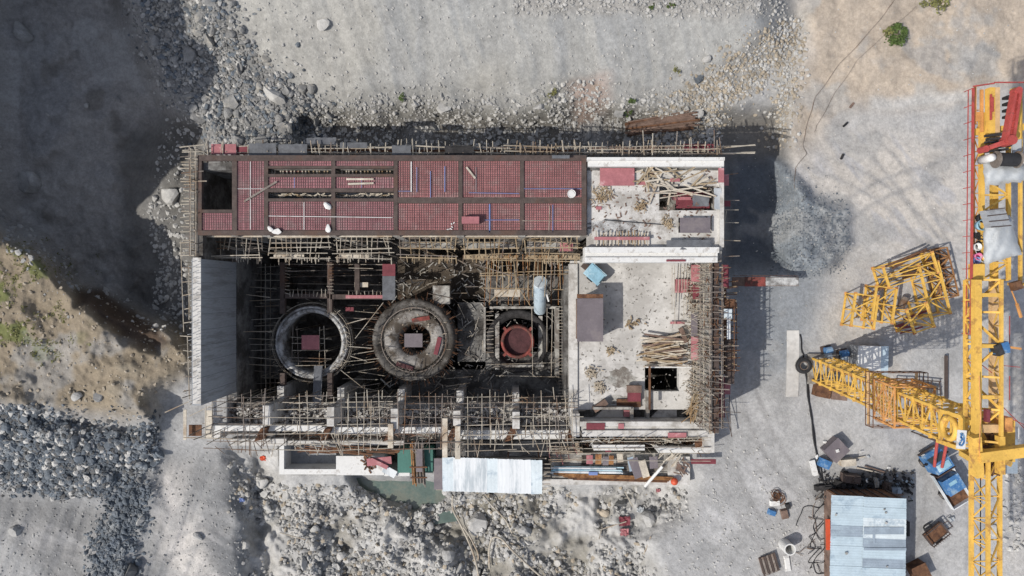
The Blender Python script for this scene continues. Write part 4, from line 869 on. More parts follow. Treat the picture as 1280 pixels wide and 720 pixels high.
def led(a, b, h, j=.08): p, q = at(*a, h), at(*b, h); return (jit(p, j) + Vector((0, 0, U(-.05, .05))), jit(q, j) + Vector((0, 0, U(-.1, .1))))
# corner scaffold at the grey end wall (two stretches)
U_, L_ = [], []
for y in range(185, 322, 13):
    for x in (237, 244): U_.append(up(x + U(-1, 1), y + U(-2, 2), -3.5, U(6.8, 7.9)))
for y in range(183, 322, 4): L_.append(led((228 + U(-4, 4), y), (252 + U(0, 8), y + U(-2, 2)), U(3, 7.4)))
for h in (2, 4, 6, 7.4): L_.append(led((237, 184), (238, 320), h)); L_.append(led((244, 184), (244, 320), h))
scaffold('pole scaffold wrapped round the shaft corner of the deck', U_, L_)
U_ = [up(232 + U(-6, 6), y, -2, U(4, 7), .3) for y in range(330, 505, 20)]; L_ = [led((226, 300), (229, 416), 4), led((236, 330), (235, 400), 3), led((234, 420), (238, 500), 2.5)] + [led((228 + U(-3, 3), y), (244, y + U(-3, 3)), U(2, 5)) for y in range(335, 500, 17)]
scaffold('sparse leaning pole scaffold outside the grey end wall', U_, L_, r=.036)
# upstream edge
U_, L_ = [], []
x = 256
while x < 900:
    U_.append(led((x, U(191, 196)), (x + U(-2, 2), U(174, 186)), U(5.4, 6.6))); U_.append(up(x + U(0, 4), 190, 0, U(6, 6.6), .1)); x += U(4.5, 10)
for h in (5.2, 6.2): 
    for x0 in range(258, 890, 62): L_.append(led((x0, 184 + U(-3, 3)), (x0 + 66, 184 + U(-3, 3)), h)); L_.append(led((x0, 191 + U(-2, 2)), (x0 + 66, 191 + U(-2, 2)), h))
for x0 in range(260, 900, 17): L_.append(led((x0, 178 + U(-4, 3)), (x0 + U(-3, 3), 194), U(5.5, 6.5)))
scaffold('long pole scaffold along the upstream edge of the red deck', U_, L_, planks=[(300, 186, 470, 189, 5.1, 'rust'), (470, 187, 720, 190, 5.1, 'rust'), (735, 183, 890, 187, 5.4, 'brown_timber'), (735, 189, 890, 193, 5.0, 'pale_timber')])
U_ = [led((x, 194), (x + U(-1, 1), 165 + U(-4, 14)), U(6, 7.2)) for x in (778, 805, 815, 845, 864, 892, 896, 901)]; L_ = [led((735, 187), (902, 187), 7), led((850, 191), (918, 191), 6.6)] + [led((904, y), (924, y + U(-2, 2)), 5.5) for y in (219, 250, 262, 279, 300, 320)] + [led((907, 262), (903, 298), 6)]
scaffold('tall thin poles sticking up behind the roof block parapet', U_, L_, r=.036)
# formwork trestles below the deck edge, one per bay
bayx = [(256, 328, 'under the shaft and narrow panel'), (338, 412, 'under the first slotted bay'), (420, 490, 'under the second slotted bay'), (499, 571, 'under the blue lined bay'), (579, 648, 'under the bay with the red block'), (656, 725, 'under the end bay beside the roof block')]
for n, (x0, x1, nm) in enumerate(bayx):
    U_, L_ = [], []
    for x in np.arange(x0, x1, 6.5): L_.append(led((x, 295 + U(0, 2)), (x + U(-4, 5), 318 + U(-8, 8)), U(4.2, 5.2), .05))
    for y in (297, 303, 310, 318, 323): L_.append(led((x0 + U(-4, 3), y + U(-2, 2)), (x1 + U(-3, 3), y + U(-2, 2)), U(3.2, 5.6)))
    for x in np.arange(x0, x1, 9): U_.append(up(x + U(-3, 3), 300 + U(0, 22), -8, U(3.5, 5.4), .2))
    for _ in range(18): 
        x = U(x0, x1); L_.append(led((x, 320 + U(-2, 2)), (x + U(-1, 1), 326 + U(-2, 5)), U(2.5, 3.5), .03))
    pl = [(x0 + 4, 318, x0 + 42, 323, 3.0, 'pale_timber')] if n in (1, 2) else []
    if n > 2: pl += [(x0 + 3, 302, x1 - 4, 311, 2.0, 'dirty_concrete')]
    if n > 3: pl += [(x0, 319, x1, 324, 1.8, 'bamboo')]
    if n == 5: pl += [(700, 303, 716, 314, 3.4, 'pink_ply')]
    pl += [(x0, 294.5, x1, 296.5, 6.3, 'pale_timber')]
    scaffold('falsework of poles and boards ' + nm, U_, L_, 'pale_pole' if n < 3 else 'bamboo', planks=pl)
for i in range(40):   # upright starter forms between bays
    pass
# yellow brown timber frame in the third bay
U_, L_ = [], []
for x in np.arange(606, 706, 7): U_.append((at(x + U(-2, 2), 383, -4), at(x + U(-3, 3), 318, 2.4)))
for x in np.arange(608, 700, 5): L_.append(led((x, 322), (x + U(-4, 4), 345 + U(0, 28)), U(.5, 2), .1))
for y, h in ((326, 2), (341, 1), (345, .6), (360, -1), (376, -2.5)): L_.append(led((600, y), (712, y + U(-3, 5)), h))
L_ += [led((592, 330), (655, 350), 1.5), led((640, 378), (648, 352), 0), led((662, 382), (646, 356), 0), led((610, 378), (640, 352), 0)]
scaffold('yellow brown timber frame beside the upright pale pipe', U_, L_, 'rust_orange', 'bamboo', r=.04, planks=[(618, 362, 650, 371, -1.2, 'pale_timber')])
a = at(675, 387, -3.5); a2 = at(674.5, 354, 0)
t = thing('standpipe', 'thick pale blue pipe standing beside the red turbine ring', 'pipe', (a.x, a.y, -4.5))
d = (at(675, 353, 1.0) - at(675, 387, -3.4)); part(MB().tube(at(675, 387, -3.4), at(675, 353, 1.0), .56, 24), 'barrel', 'sheet_blue', t, smooth=False); part(MB().tube(at(675, 353.5, .95), at(675, 352, 1.1), .6, 24), 'flange', 'sheet_pale', t)
part(MB().tube(at(683, 366, -.5), at(686, 377, -.5), .08, 8), 'side_pipe', 'white_paint', t)
# scaffold inside the first pit
U_, L_ = [], []
for y in range(340, 500, 22):
    for x in range(312, 352, 13): U_.append(up(x + U(-3, 3), y + U(-4, 4), -9, U(-5, -1), .2))
for y in range(335, 500, 8): L_.append(led((306 + U(0, 8), y), (350 + U(-4, 4), y + U(-3, 3)), U(-5, -1.5)))
for x in range(308, 352, 6): L_.append(led((x, 330), (x + U(-2, 2), 500), U(-6, -3)))
L_ += [led((308, 368), (339, 371), 1), led((305, 414), (340, 415), 1)]
scaffold('dim pole scaffold between the grey end wall and the ring pit', U_, L_, 'pale_pole', r=.03)
U_, L_ = [], []
for x in range(362, 490, 14):
    for y in range(330, 372, 12): U_.append(up(x + U(-3, 3), y + U(-3, 3), -9, U(-4, -1), .2))
for y in range(330, 370, 8): L_.append(led((358, y), (486, y + U(-4, 4)), U(-4, -1)))
for x in range(362, 412, 5): L_.append(led((x, 366 + U(-6, 0)), (x + U(-1, 1), 371), -.6, .03))
for x in range(436, 486, 5): L_.append(led((x, 366 + U(-4, 0)), (x, 372), -.6, .03))
for y in range(330, 368, 4): L_.append(led((412 + U(-4, 0), y), (417, y), -.6, .03)); L_.append(led((356, y), (362 + U(-2, 2), y + U(-2, 2)), -.6, .03))
L_ += [led((358, 338), (394, 339), 0), led((436, 334), (466, 335), 0), led((410, 330), (412, 398), -.3)]
scaffold('pole scaffold crowding the shaft openings above the ring pit', U_, L_, 'steel_tube', 'pale_pole', r=.03, planks=[(432, 369, 478, 373, -.5, 'pink_ply'), (443, 353, 460, 359, -1, 'pale_timber'), (432, 384, 442, 389, -2, 'dark_red_ply')])
U_, L_ = [], []
for x in (370, 376, 400, 408):
    for y in (412, 424, 440, 452): U_.append(up(x, y, -9, U(-2.2, -1.4), .1))
for y in (422, 430, 437, 447, 452, 458): L_.append(led((360 + U(0, 8), y), (404 + U(0, 12), y + U(-2, 2)), -1.8))
for x in (366, 372, 399, 404): L_.append(led((x, 408), (x + U(-2, 2), 470), -2))
scaffold('small pole tower standing inside the ring with a pink board on top', U_, L_, 'pale_pole', r=.032, planks=[(377, 419, 399, 437, -1.55, 'pink_ply')])
solo(MB().bar(at(398, 457, -1.0), at(396, 506, -.8), .75, .05), 'walkway_cloth', 'cloth_grey', 'grey cloth strip leading from the ring to the downstream ledge', 'cloth')
U_, L_ = [], []
for x in range(432, 480, 9):
    for y in range(386, 500, 20): U_.append(up(x + U(-3, 3), y + U(-4, 4), -9, U(-5, -1.5), .3))
for y in range(382, 500, 7): L_.append(led((432 + U(-6, 6), y), (474, y + U(-10, 10)), U(-5, -1.5)))
L_ += [led((432, 404), (458, 398), 0), led((436, 434), (464, 435), 0), led((438, 446), (460, 451), 0), led((444, 424), (480, 378), 0), led((426, 462), (455, 486), 0), led((455, 484), (456, 505), 0)]
scaffold('radiating poles between the ring pit and the wide turbine cone', U_, L_, 'pale_pole', r=.03)
c1p = at(517, 425, -2)
t = thing('work_platform', 'grey brown board platform over the hole of the turbine cone', 'platform', (c1p.x, c1p.y, -5)); part(MB().pbox(505.5, 417, 528, 434, -1.9, .06), 'board', 'grey_ply', t)
for x, y in ((507, 420), (527, 420), (507, 432), (527, 432)): p = at(x, y, -2); part(MB().tube((p.x, p.y, -8.9), (p.x, p.y, -1.95), .05, 6), 'leg', 'steel_tube', t)
U_, L_ = [], []
for y in range(384, 500, 14):
    for x in (609, 614, 699, 707): U_.append(up(x + U(-2, 2), y, -8, U(-3.4, -1.5), .15))
for y in range(384, 500, 4): L_.append(led((698, y), (712, y + U(-.5, .5)), U(-2.5, -1.2), .03))
for y in range(390, 450, 5): L_.append(led((608, y), (617, y + U(-1, 1)), U(-3, -2), .03))
L_ += [led((690, 386), (690, 470), -1.5), led((665, 384), (667, 470), -2), led((683, 384), (684, 440), -1.5), led((610, 455), (700, 454), -2.5), led((620, 470), (700, 472), -3)]
scaffold('bar lattice along the erection floor side of the red ring pit', U_, L_, 'steel_tube', 'pale_pole', r=.028)
U_, L_ = [], []
for x in range(480, 604, 11): U_.append(up(x + U(-3, 3), 326 + U(-4, 30), -8, U(-3, 0), .3))
for _ in range(16): x, y = U(478, 590), U(328, 372); L_.append(led((x, y), (x + U(-30, 30), y + U(-12, 12)), U(-5, -2)))
for _ in range(22): x, y = U(478, 604), U(468, 500); L_.append(led((x, y), (x + U(-40, 40), y + U(-6, 6)), U(-5, -2)))
for _ in range(10): x, y = U(572, 606), U(384, 450); L_.append(led((x, y), (x + U(-14, 14), y + U(-20, 20)), U(-4, -3)))
scaffold('loose poles strewn behind and below the turbine cone', U_, L_, 'steel_tube', 'pale_pole', r=.028)
mb = MB()
for _ in range(700):
    p = at(U(480, 705), U(328, 500), -4.1 if random.random() < .5 else -5.5); d = Vector((U(-1, 1), U(-1, 1), U(-.1, .1))) * U(.1, .5); mb.bar(p - d, p + d, U(.03, .12), .05)
solo(mb, 'pit_debris', 'dirty_concrete', None, kind='stuff')
# downstream scaffold, one per column bay
cols = [262, 333, 413, 493, 571, 645, 720]; names = ['at the grey wall end of the downstream ledge', 'between the first and second white column', 'between the second and third white column', 'above the green tank', 'above the white corrugated roof, cone side', 'above the white corrugated roof, erection floor side']
for n in range(6):
    x0, x1 = cols[n], cols[n + 1]; U_, L_ = [], []
    for x in np.arange(x0 + 4, x1, 9.5):
        U_.append(up(x + U(-3, 3), 502 + U(-8, 8), -3, U(1.5, 3.8), .3)); U_.append(up(x + U(-3, 3), 545 + U(-6, 14), -1, U(2, 4.5), .3))
        if random.random() < .55: L_.append(led((x, 492 + U(-6, 8)), (x + U(-3, 3), 545 + U(0, 30)), U(2.2, 3.6)))
    for y, h in ((496, 1.2), (503, 2), (511, 2.4), (522, 3), (531, 2.6), (543, 3), (553, 3.4), (562, 2.8)): L_.append(led((x0 - 5 + U(-6, 6), y + U(-2, 2)), (x1 + 4 + U(-6, 6), y + U(-2, 2)), h))
    for _ in range(16): x = U(x0, x1); y = U(494, 560); L_.append(led((x, y - U(3, 14)), (x + U(-3, 3), y + U(3, 14)), U(.5, 3.2)))
    for _ in range(8): x = U(x0, x1); L_.append(led((x, U(535, 560)), (x + U(-14, 14), U(560, 572)), U(1.5, 3)))
    for _ in range(16): x = U(x0, x1); y = U(495, 545); L_.append(led((x, y), (x + U(6, 18), y + U(-2, 2)), U(.5, 3)))
    scaffold('grey pole scaffold ' + names[n], U_, L_, 'steel_tube' if n % 2 else 'pale_pole', 'steel_tube' if n % 3 == 0 else 'pale_pole', r=.034)
U_ = [up(x, y, 0, 5, .4) for x, y in ((230, 545), (233, 505), (247, 552), (262, 552), (300, 560), (222, 500))]; L_ = [led((230, 547), (290, 549), 4), led((236, 520), (268, 505), 3.5), led((255, 548), (258, 508), 4), led((205, 515), (245, 497), 3)]
scaffold('loose bamboo frame at the wall foot corner over the truck road', U_, L_, r=.04, planks=[(256, 513, 265, 548, 3, 'pale_timber'), (229, 512, 233, 550, 2, 'pale_timber'), (236, 531, 252, 545, 1.4, 'rust')])
U_, L_ = [], []
for x in np.arange(735, 890, 12): U_.append(up(x, 550 + U(-3, 3), 0, U(3, 4.5), .3)); U_.append(up(x + U(-4, 4), 567 + U(-5, 5), 0, U(2, 3.5), .3))
for y, h in ((549, 3.2), (553, 2.4), (560, 2.6), (567, 2.2), (575, 2)): L_.append(led((690, y), (800, y + U(-2, 2)), h)); L_.append(led((780, y), (888, y + U(-2, 2)), h))
scaffold('thin pole scaffold in the trough under the stepped white beam', U_, L_, 'pale_pole', r=.03)
L_ = [led((686, y), (728, y + U(-2, 2)), 1.5 + U(-.3, .3)) for y in range(558, 582, 4)]; U_ = [up(x, 572 + U(-8, 8), 0, 3, .2) for x in range(688, 728, 8)]
scaffold('pink and pale poles crossing beside the white roof ladder', U_, L_, 'pink_ply', 'pale_pole', r=.035)
# scaffold along the erection bay edge
U_, L_ = [], []
for y in np.arange(333, 540, 8):
    for x, h_ in ((876, 5.0), (889, 7.0), (903, 7.0)): U_.append(up(x + U(-1, 1), y, -1, h_ + U(-.5, .5), .15))
    L_.append(led((872, y + U(-2, 2)), (909 + U(-3, 6), y + U(-3, 3)), U(6.5, 7.0)))
for x, h in ((888, 7.0), (889.5, 6.8), (903, 6.9), (905, 6), (876, 5)): L_.append(led((x, 330), (x - 1, 536), h, .04))
scaffold('tall pole scaffold along the outer edge of the erection floor', U_, L_, 'pale_pole', 'steel_tube', r=.04, planks=[(902, 331, 911, 360, 6.0, 'dark_red_ply'), (899, 470, 906, 522, 5.6, 'dark_red_ply'), (904, 362, 908, 468, 5.2, 'rust')])
U_, L_ = [], []
for y in np.arange(352, 470, 8):
    for x in (908, 919): U_.append(up(x + U(-1, 1), y, -1, U(5.0, 6.4), .15))
    L_.append(led((903, y), (921 + U(0, 4), y + U(-2, 2)), U(4, 6)))
L_ += [led((919, 375), (919, 468), 6), led((921, 378), (920, 466), 4.5)]
scaffold('outermost pole scaffold standing over the gravel beside the erection bay', U_, L_, 'bamboo', 'rust', r=.04, planks=[(902, 374, 920, 386, 5.8, 'rust'), (906, 425, 918, 480, 5.4, 'dark_steel'), (905, 386, 915, 398, 6.0, 'sheet_pale'), (909, 398, 913, 424, 5.9, 'sheet_white')])
rbm = MB()
for _ in range(330):
    z_ = U(1.5, 6.6); p = Vector((15.15 - U(0, .25), U(-10.8, 1.8), z_)); rbm.bar(p, p + Vector((U(-.9, -.1), U(-.4, .5), U(-.1, .5))), .035)
for y_ in np.arange(-10.8, 1.8, .45): rbm.bar((15.12, y_, 1.4), (15.1, y_ + U(-.1, .1), 6.9), .05)
for z_ in (2.4, 3.4, 4.4, 5.4): rbm.bar((15.05, -11, z_), (15.05, 1.8, z_), .06)
for x in range(840, 866, 4): rbm.bar(at(x + U(-1, 1), 332, 2.2), at(x + U(-3, 3), 372 + U(-10, 40), 1.8), .04)
P(rbm, 'starter_bars', 'pale_pole', kind='stuff')
rbm = MB()
for _ in range(150): p = Vector((U(14.7, 16.1), U(-11, 1.8), U(1.4, 3.2) if random.random() < .5 else 6.6)); p.x = min(p.x, 15.1) if p.z < 6 else p.x; rbm.bar(p, p + Vector((U(-.5, .2), U(-.6, .6), U(.0, .5))), .05)
P(rbm, 'starter_bars', 'rust', kind='stuff')
for x0, y0, x1, y1, h, m, lab in [(864, 331, 876, 352, 4.2, 'pink_ply', 'red sheet under the end of the white roof beam'), (843, 349, 866, 366, 1.6, 'pink_ply', 'torn pink sheet on the pale floor near the outer scaffold'), (866, 356, 874, 374, 4.0, 'dark_red_ply', 'dull red sheet hanging on the outer scaffold'), (864, 392, 872, 420, 4.0, 'grey_ply', 'tall grey sheet standing against the outer scaffold'), (864, 421, 873, 450, 4.0, 'pink_ply', 'tall pink sheet below the tall grey one'), (838, 402, 856, 405, 1.6, 'pink_ply', 'thin pink strip on the pale floor above the timber pile'), (833, 324.5, 857, 327, DK + .15, 'dark_red_ply', 'narrow red strip on the white roof beam'), (901, 478, 913, 493, 4.2, 'pink_ply', 'red square sheet on top of the small corner tower')]:
    solo(MB().pbox(x0, y0, x1, y1, h, .05), 'formwork_sheet', m, lab, 'formwork sheet')
solo(MB().obox(at(854, 419, SF + .4), (.35, 1.3, .3), .35), 'crate', 'brown_timber', 'narrow brown box above the timber pile', 'crate')
U_ = [up(x, y, 0, 4.2, .05) for x, y in ((902, 479), (912, 479), (902, 492), (912, 492))]; L_ = [led((900, 500), (913, 501), 2.5), led((898, 515), (926, 516), 1.4), led((897, 528), (914, 528), 1), led((903, 494), (914, 545), 1), led((912, 494), (914, 545), 1)]
scaffold('small corner tower of thin rods beside the red square sheet', U_, L_, 'dark_steel', r=.03)
sticks(18, 862, 500, 874, 520, 3.4, 1.2, 2.6, 1.1, .3, .07, 'bamboo', 'bamboo stick in the sheaf at the scaffold corner', 'bamboo sheaf at the scaffold corner', 'stick', 'stick', 1.0)
# ---------------------------------------------------------------- tower crane
CR = thing('tower_crane', 'yellow tower crane with lattice mast and a long counter jib', 'crane', (26.8, -7.0, 0))
def Cp(mb, name, m, label=None, kind=None, smooth=False): return part(mb, name, m, CR, label, kind, smooth)
MB0, MT0, MH = Vector((26.75, -6.95, 0)), Vector((26.95, -8.5, 20.4)), .92
def truss(mb, p0, p1, q0, q1, n, rb, posts=True, flip=0):
    p0, p1, q0, q1 = map(Vector, (p0, p1, q0, q1))
    for i in range(n + 1):
        a, b = p0.lerp(p1, i / n), q0.lerp(q1, i / n)
        if posts: mb.bar(a, b, rb)
        if i < n:
            if (i + flip) % 2 == 0: mb.bar(a, q0.lerp(q1, (i + 1) / n), rb)
            else: mb.bar(b, p0.lerp(p1, (i + 1) / n), rb)
    return mb
for i in range(11):
    a, b = MB0.lerp(MT0, (i + .01) / 11), MB0.lerp(MT0, (i + .99) / 11)
    mb = MB().lattice(a, b, (MH, 0, 0), (0, MH, 0), 2, .17, .07, False)
    for w in (a, b):
        for sx in (-1, 1):
            for sy in (-1, 1): mb.obox(w + Vector((sx * MH, sy * MH, 0)), (.3, .3, .14))
    Cp(mb, 'mast_section', 'crane_yellow')
lad = MB()
for s in (-.2, .2): lad.bar(MB0 + Vector((.3 + s, .3, 0)), MT0 + Vector((.3 + s, .3, 0)), .05)
for i in range(70): c_ = MB0.lerp(MT0, i / 70) + Vector((.3, .3, 0)); lad.bar(c_ - Vector((.2, 0, 0)), c_ + Vector((.2, 0, 0)), .035)
Cp(lad, 'ladder', 'crane_orange')
Cp(MB().obox(MB0 + Vector((0, 0, .1)), (2.6, 2.6, .5)), 'base_block', 'dirty_concrete')
# climbing frame
ca_, cb_ = MB0.lerp(MT0, .53), MB0.lerp(MT0, .66)
mb = MB().lattice(ca_, cb_, (1.35, 0, 0), (0, 1.35, 0), 2, .13, .07, True); Cp(mb, 'climbing_frame', 'crane_orange')
mb = MB()
for z in (0, .5, 1.0):
    for k_ in range(4):
        sg = ((-1, -1), (1, -1), (1, 1), (-1, 1)); p, q = sg[k_], sg[(k_ + 1) % 4]; mb.bar(ca_ + Vector((p[0] * 1.9, p[1] * 1.9, z)), ca_ + Vector((q[0] * 1.9, q[1] * 1.9, z)), .045)
for k_ in range(4):
    for q_ in range(5): p, q = Vector((*sg[k_], 0)) * 1.9, Vector((*sg[(k_ + 1) % 4], 0)) * 1.9; w = p.lerp(q, q_ / 5); mb.bar(ca_ + w, ca_ + w + Vector((0, 0, 1)), .04)
Cp(mb, 'guard_rail', 'rust')
mb = MB()
for i in range(12): y = -1.35 + i * .245; mb.bar(cb_ + Vector((-1.36, y, -2.4)), cb_ + Vector((-1.36, y, 0)), .03)
for i in range(8): mb.bar(cb_ + Vector((-1.36, -1.35, -2.4 + i * .33)), cb_ + Vector((-1.36, 1.35, -2.4 + i * .33)), .03)
Cp(mb, 'safety_mesh', 'mesh_orange')
[Cp(MB().obox(ca_ + Vector((sx * 1.7, 0, 0)), (.2, 3.7, .05)), 'platform', 'mesh_orange') for sx in (-1, 1)]
# top collar with its round opening
tc = MB0.lerp(MT0, .93); T = Matrix.Rotation(math.radians(90), 3, 'Y')
Cp(MB().torus(tc + Vector((-1.05, .1, -.4)), .62, .17, 28, 8, T), 'collar_ring', 'crane_yellow', smooth=True)
mb = MB()
for y in (-.9, .95): mb.box(tc.x - 1.08, tc.x - .95, tc.y + y - .12, tc.y + y + .12, tc.z - 1.6, tc.z + 1.2)
mb.box(tc.x - 1.07, tc.x - .96, tc.y - .9, tc.y + .95, tc.z + .45, tc.z + .7).box(tc.x - 1.07, tc.x - .96, tc.y - .9, tc.y + .95, tc.z - 1.4, tc.z - 1.1)
Cp(mb, 'collar_frame', 'crane_yellow')
Cp(MB().lathe(MT0 + Vector((0, 0, -.1)), [(.6, 0), (1.15, 0), (1.2, .15), (1.2, .45), (.9, .55), (.6, .55)], 36, close=True), 'slewing_ring', 'dark_steel')
Cp(MB().obox(MT0 + Vector((0, 0, .65)), (1.9, 2.3, .2)), 'turntable', 'crane_yellow')
# counter jib: two deck girders with a walkway along one side
HB, HT = 21.0, 22.2
def X_(px, h): return (px - 640) * (CH - h) / F
def Y_(py, h): return (360 - py) * (CH - h) / F
y0, y1 = Y_(548, HB), Y_(112, HB)
xa, xb, xc, xd = X_(1222, 22.2), X_(1253, 22.2), X_(1207, 20.6), X_(1240, 20.6)
ym = Y_(350, 21)
mb = MB()
def chord(mb, x, z, ya, yb, w): return mb.bar((x, ya, z), (x, yb, z), w)
Cp(chord(MB(), xa, 22.1, y0 - .5, ym, .36), 'chord', 'crane_yellow'); chord(mb, xb, 22.1, y0 - .3, ym, .16); Cp(chord(MB(), xa, 21.2, y0, ym, .16), 'chord', 'crane_yellow')
Cp(mb, 'chord', 'crane_yellow')
mb = MB(); chord(mb, xd, 20.7, y0, ym, .32); Cp(mb, 'spine', 'mesh_orange')
mb = MB(); truss(mb, (xa, y0, 21.2), (xa, ym, 21.2), (xa, y0, 22.1), (xa, ym, 22.1), 8, .09); truss(mb, (xb, y0, 22.1), (xb, ym, 22.1), (xa, y0, 21.2), (xa, ym, 21.2), 5, .11, True, 1); truss(mb, (xb, y0, 22.1), (xb, ym, 22.1), (xd, y0, 20.7), (xd, ym, 20.7), 7, .06)
for i in range(3): y = y0 + (ym - y0) * (i + .9) / 3.2; mb.bar((xa, y, 22.1), (xb, y, 22.1), .2)
Cp(mb, 'bracing', 'crane_yellow')
mb = MB()
for i in range(34): y = y0 + .8 + i * .26; mb.bar((xa + .35 + U(-.03, .03), y, 20.9), (xa + .85, y + U(-.05, .05), 20.9), .03)
mb.bar((xa + .35, y0, 20.9), (xa + .35, ym, 20.9), .04); mb.bar((xa + .85, y0, 20.9), (xa + .85, ym, 20.9), .04)
Cp(mb, 'deck_grating', 'mesh_orange')
# wider rear part
xr, xs, xt, xu = X_(1216, 22), X_(1228.5, 21.2), X_(1262, 21.2), X_(1277, 21.2); ye = Y_(108, 22)
mb = MB(); chord(mb, xs, 21.1, ym, ye - 1.2, .22); chord(mb, xt, 21.1, ym, ye - 1.2, .18); chord(mb, xu, 21.1, Y_(352, 21.2), ye, .15); chord(mb, X_(1244, 20.7), 20.6, ym, ye - 2, .3)
truss(mb, (xs, ym, 21.1), (xs, ye - 2, 21.1), (xt, ym, 21.1), (xt, ye - 2, 21.1), 9, .09)
mb.bar((xt, Y_(355, 21), 21.1), (xu + .2, Y_(355, 21), 21.1), .16)
Cp(mb, 'rear_girder', 'crane_yellow')
mb = MB(); ywk = [Y_(a, 21) for a in (415, 130)]
chord(mb, X_(1217, 20.9), 20.9, ywk[0], ye - .2, .1); truss(mb, (X_(1217, 20.9), ywk[0], 20.9), (X_(1217, 20.9), ye - 1, 20.9), (xs, ywk[0], 20.9), (xs, ye - 1, 20.9), 16, .05); Cp(mb, 'walkway_frame', 'crane_orange')
mb = MB(); x = X_(1215, 22)
for z, w in ((21.7, .1), (21.3, .04)): mb.bar((X_(1213.5, 21.7), Y_(418, 21.7), z), (X_(1216.5, 21.7), ye, z), w)
for i in range(16): f_ = i / 15; p = Vector((X_(1213.5, 21.7), Y_(418, 21.7), 20.95)).lerp(Vector((X_(1216.5, 21.7), ye, 20.95)), f_); mb.bar(p, p + Vector((0, 0, .75)), .035)
mb.bar((X_(1216.5, 22), ye, 22), (X_(1243, 22), Y_(104, 22), 22), .07); mb.bar((X_(1243, 22), Y_(103, 22), 22), (X_(1290, 22), Y_(103, 22), 22), .06)
Cp(mb, 'hand_rail', 'crane_red', 'red hand rail')
mb = MB(); mb.bar((X_(1219, 21.3), Y_(155, 21.3), 21.3), (X_(1219, 21.3), Y_(108, 21.3), 21.3), .12, .04); mb.bar((X_(1227, 21.3), Y_(165, 21.3), 21.3), (X_(1227, 21.3), Y_(112, 21.3), 21.3), .16, .1); mb.bar((X_(1222, 21.3), Y_(152, 21.3), 21.35), (X_(1222, 21.3), Y_(140, 21.3), 21.35), .5, .04); Cp(mb, 'walkway_plate', 'crane_orange')
mb = MB(); mb.bar((X_(1214, 21), Y_(166, 21), 21.1), (X_(1290, 21), Y_(158, 21), 21.1), .36, .2); Cp(mb, 'cross_beam', 'crane_yellow')
mb = MB(); mb.bar((X_(1238.5, 21.8), Y_(150, 21.8), 21.8), (X_(1238.5, 21.8), Y_(118, 21.8), 21.8), .07, .1); mb.bar((X_(1239, 21.8), Y_(140, 21.8), 21.85), (X_(1239, 21.8), Y_(122, 21.8), 21.85), .14, .1); Cp(mb, 'rod', 'crane_red')
# counterweight slabs
for px, w in ((1245.5, .3), (1252, .26), (1278, .36)):
    Cp(MB().bar((X_(px, 22), Y_(172, 22), 21.5), (X_(px, 22), Y_(107, 22), 21.5), w, .4), 'counterweight', 'crane_yellow' if px != 1252 else 'mesh_orange')
mb = MB()
for i in range(4): p = at(1262, 121 + i * 8, 21.6); mb.box(p.x - .14, p.x + .18, p.y - .07, p.y + .07, 21.2, 21.7)
Cp(mb, 'stop_block', 'black_rubber')
# bent red derrick arm
mb = MB(); A1, A2, A3 = at(1229, 187, 22.6), at(1261, 176, 22.8), at(1270, 114, 23.0)
mb.bar(A1, A2, .24, .24); mb.bar(A2 + Vector((-.24, -.1, 0)), A3 + Vector((-.1, 0, 0)), .14, .4); mb.bar(A2 + Vector((.12, -.1, 0)), A3 + Vector((.14, 0, 0)), .14, .4); mb.bar(A2, A3, .3, .1); mb.tube(A2 + Vector((0, 0, -.4)), A2 + Vector((0, 0, .3)), .26, 14)
for i in range(7): mb.bar(A2.lerp(A3, .1 + i * .14) + Vector((-.22, 0, .12)), A2.lerp(A3, .1 + i * .14) + Vector((.24, 0, .12)), .06)
for q_ in (A1, A3): mb.tube(q_ + Vector((0, 0, -.25)), q_ + Vector((0, 0, .25)), .18, 12)
Cp(mb, 'derrick_arm', 'crane_red', 'bent red arm')
mb = MB()
for i in range(6): mb.bar(at(1232 + U(-1, 2), 170 + i * 4, 21.9), at(1262 + U(-6, 2), 168 + i * 4 + U(-2, 2), 21.9), .12, .2)
Cp(mb, 'machinery', 'black_scrap')
mb = MB().tube(at(1246, 199, 22.2), at(1271, 200, 22.2), .36, 20); Cp(mb, 'winch_drum', 'black_rubber')
for px in (1244.5, 1271.5): Cp(MB().tube(at(px, 199.5, 22.2), at(px + 1.2, 199.5, 22.2), .46, 20), 'drum_flange', 'steel_tube')
Cp(MB().tube(at(1273, 199, 22.2), at(1290, 201, 22.2), .2, 12), 'winch_motor', 'white_paint')
mb = MB(); p = at(1235.5, 198, 22.2); mb.lathe(p, [(0, .4), (.18, .36), (.22, .2), (.22, -.6), (0, -.6)], 16); Cp(mb, 'control_drum', 'white_paint', smooth=True)
Cp(MB().pbox(1266, 170, 1277, 196, 21.5, .06), 'deck_plate', 'tarp_grey')
Cp(MB().pbox(1215.5, 330, 1231, 349, 21.7, .35), 'electric_cabinet', 'crane_yellow'); Cp(MB().pbox(1217, 349.1, 1227.5, 362, 21.6, .3), 'electric_cabinet', 'crane_yellow')
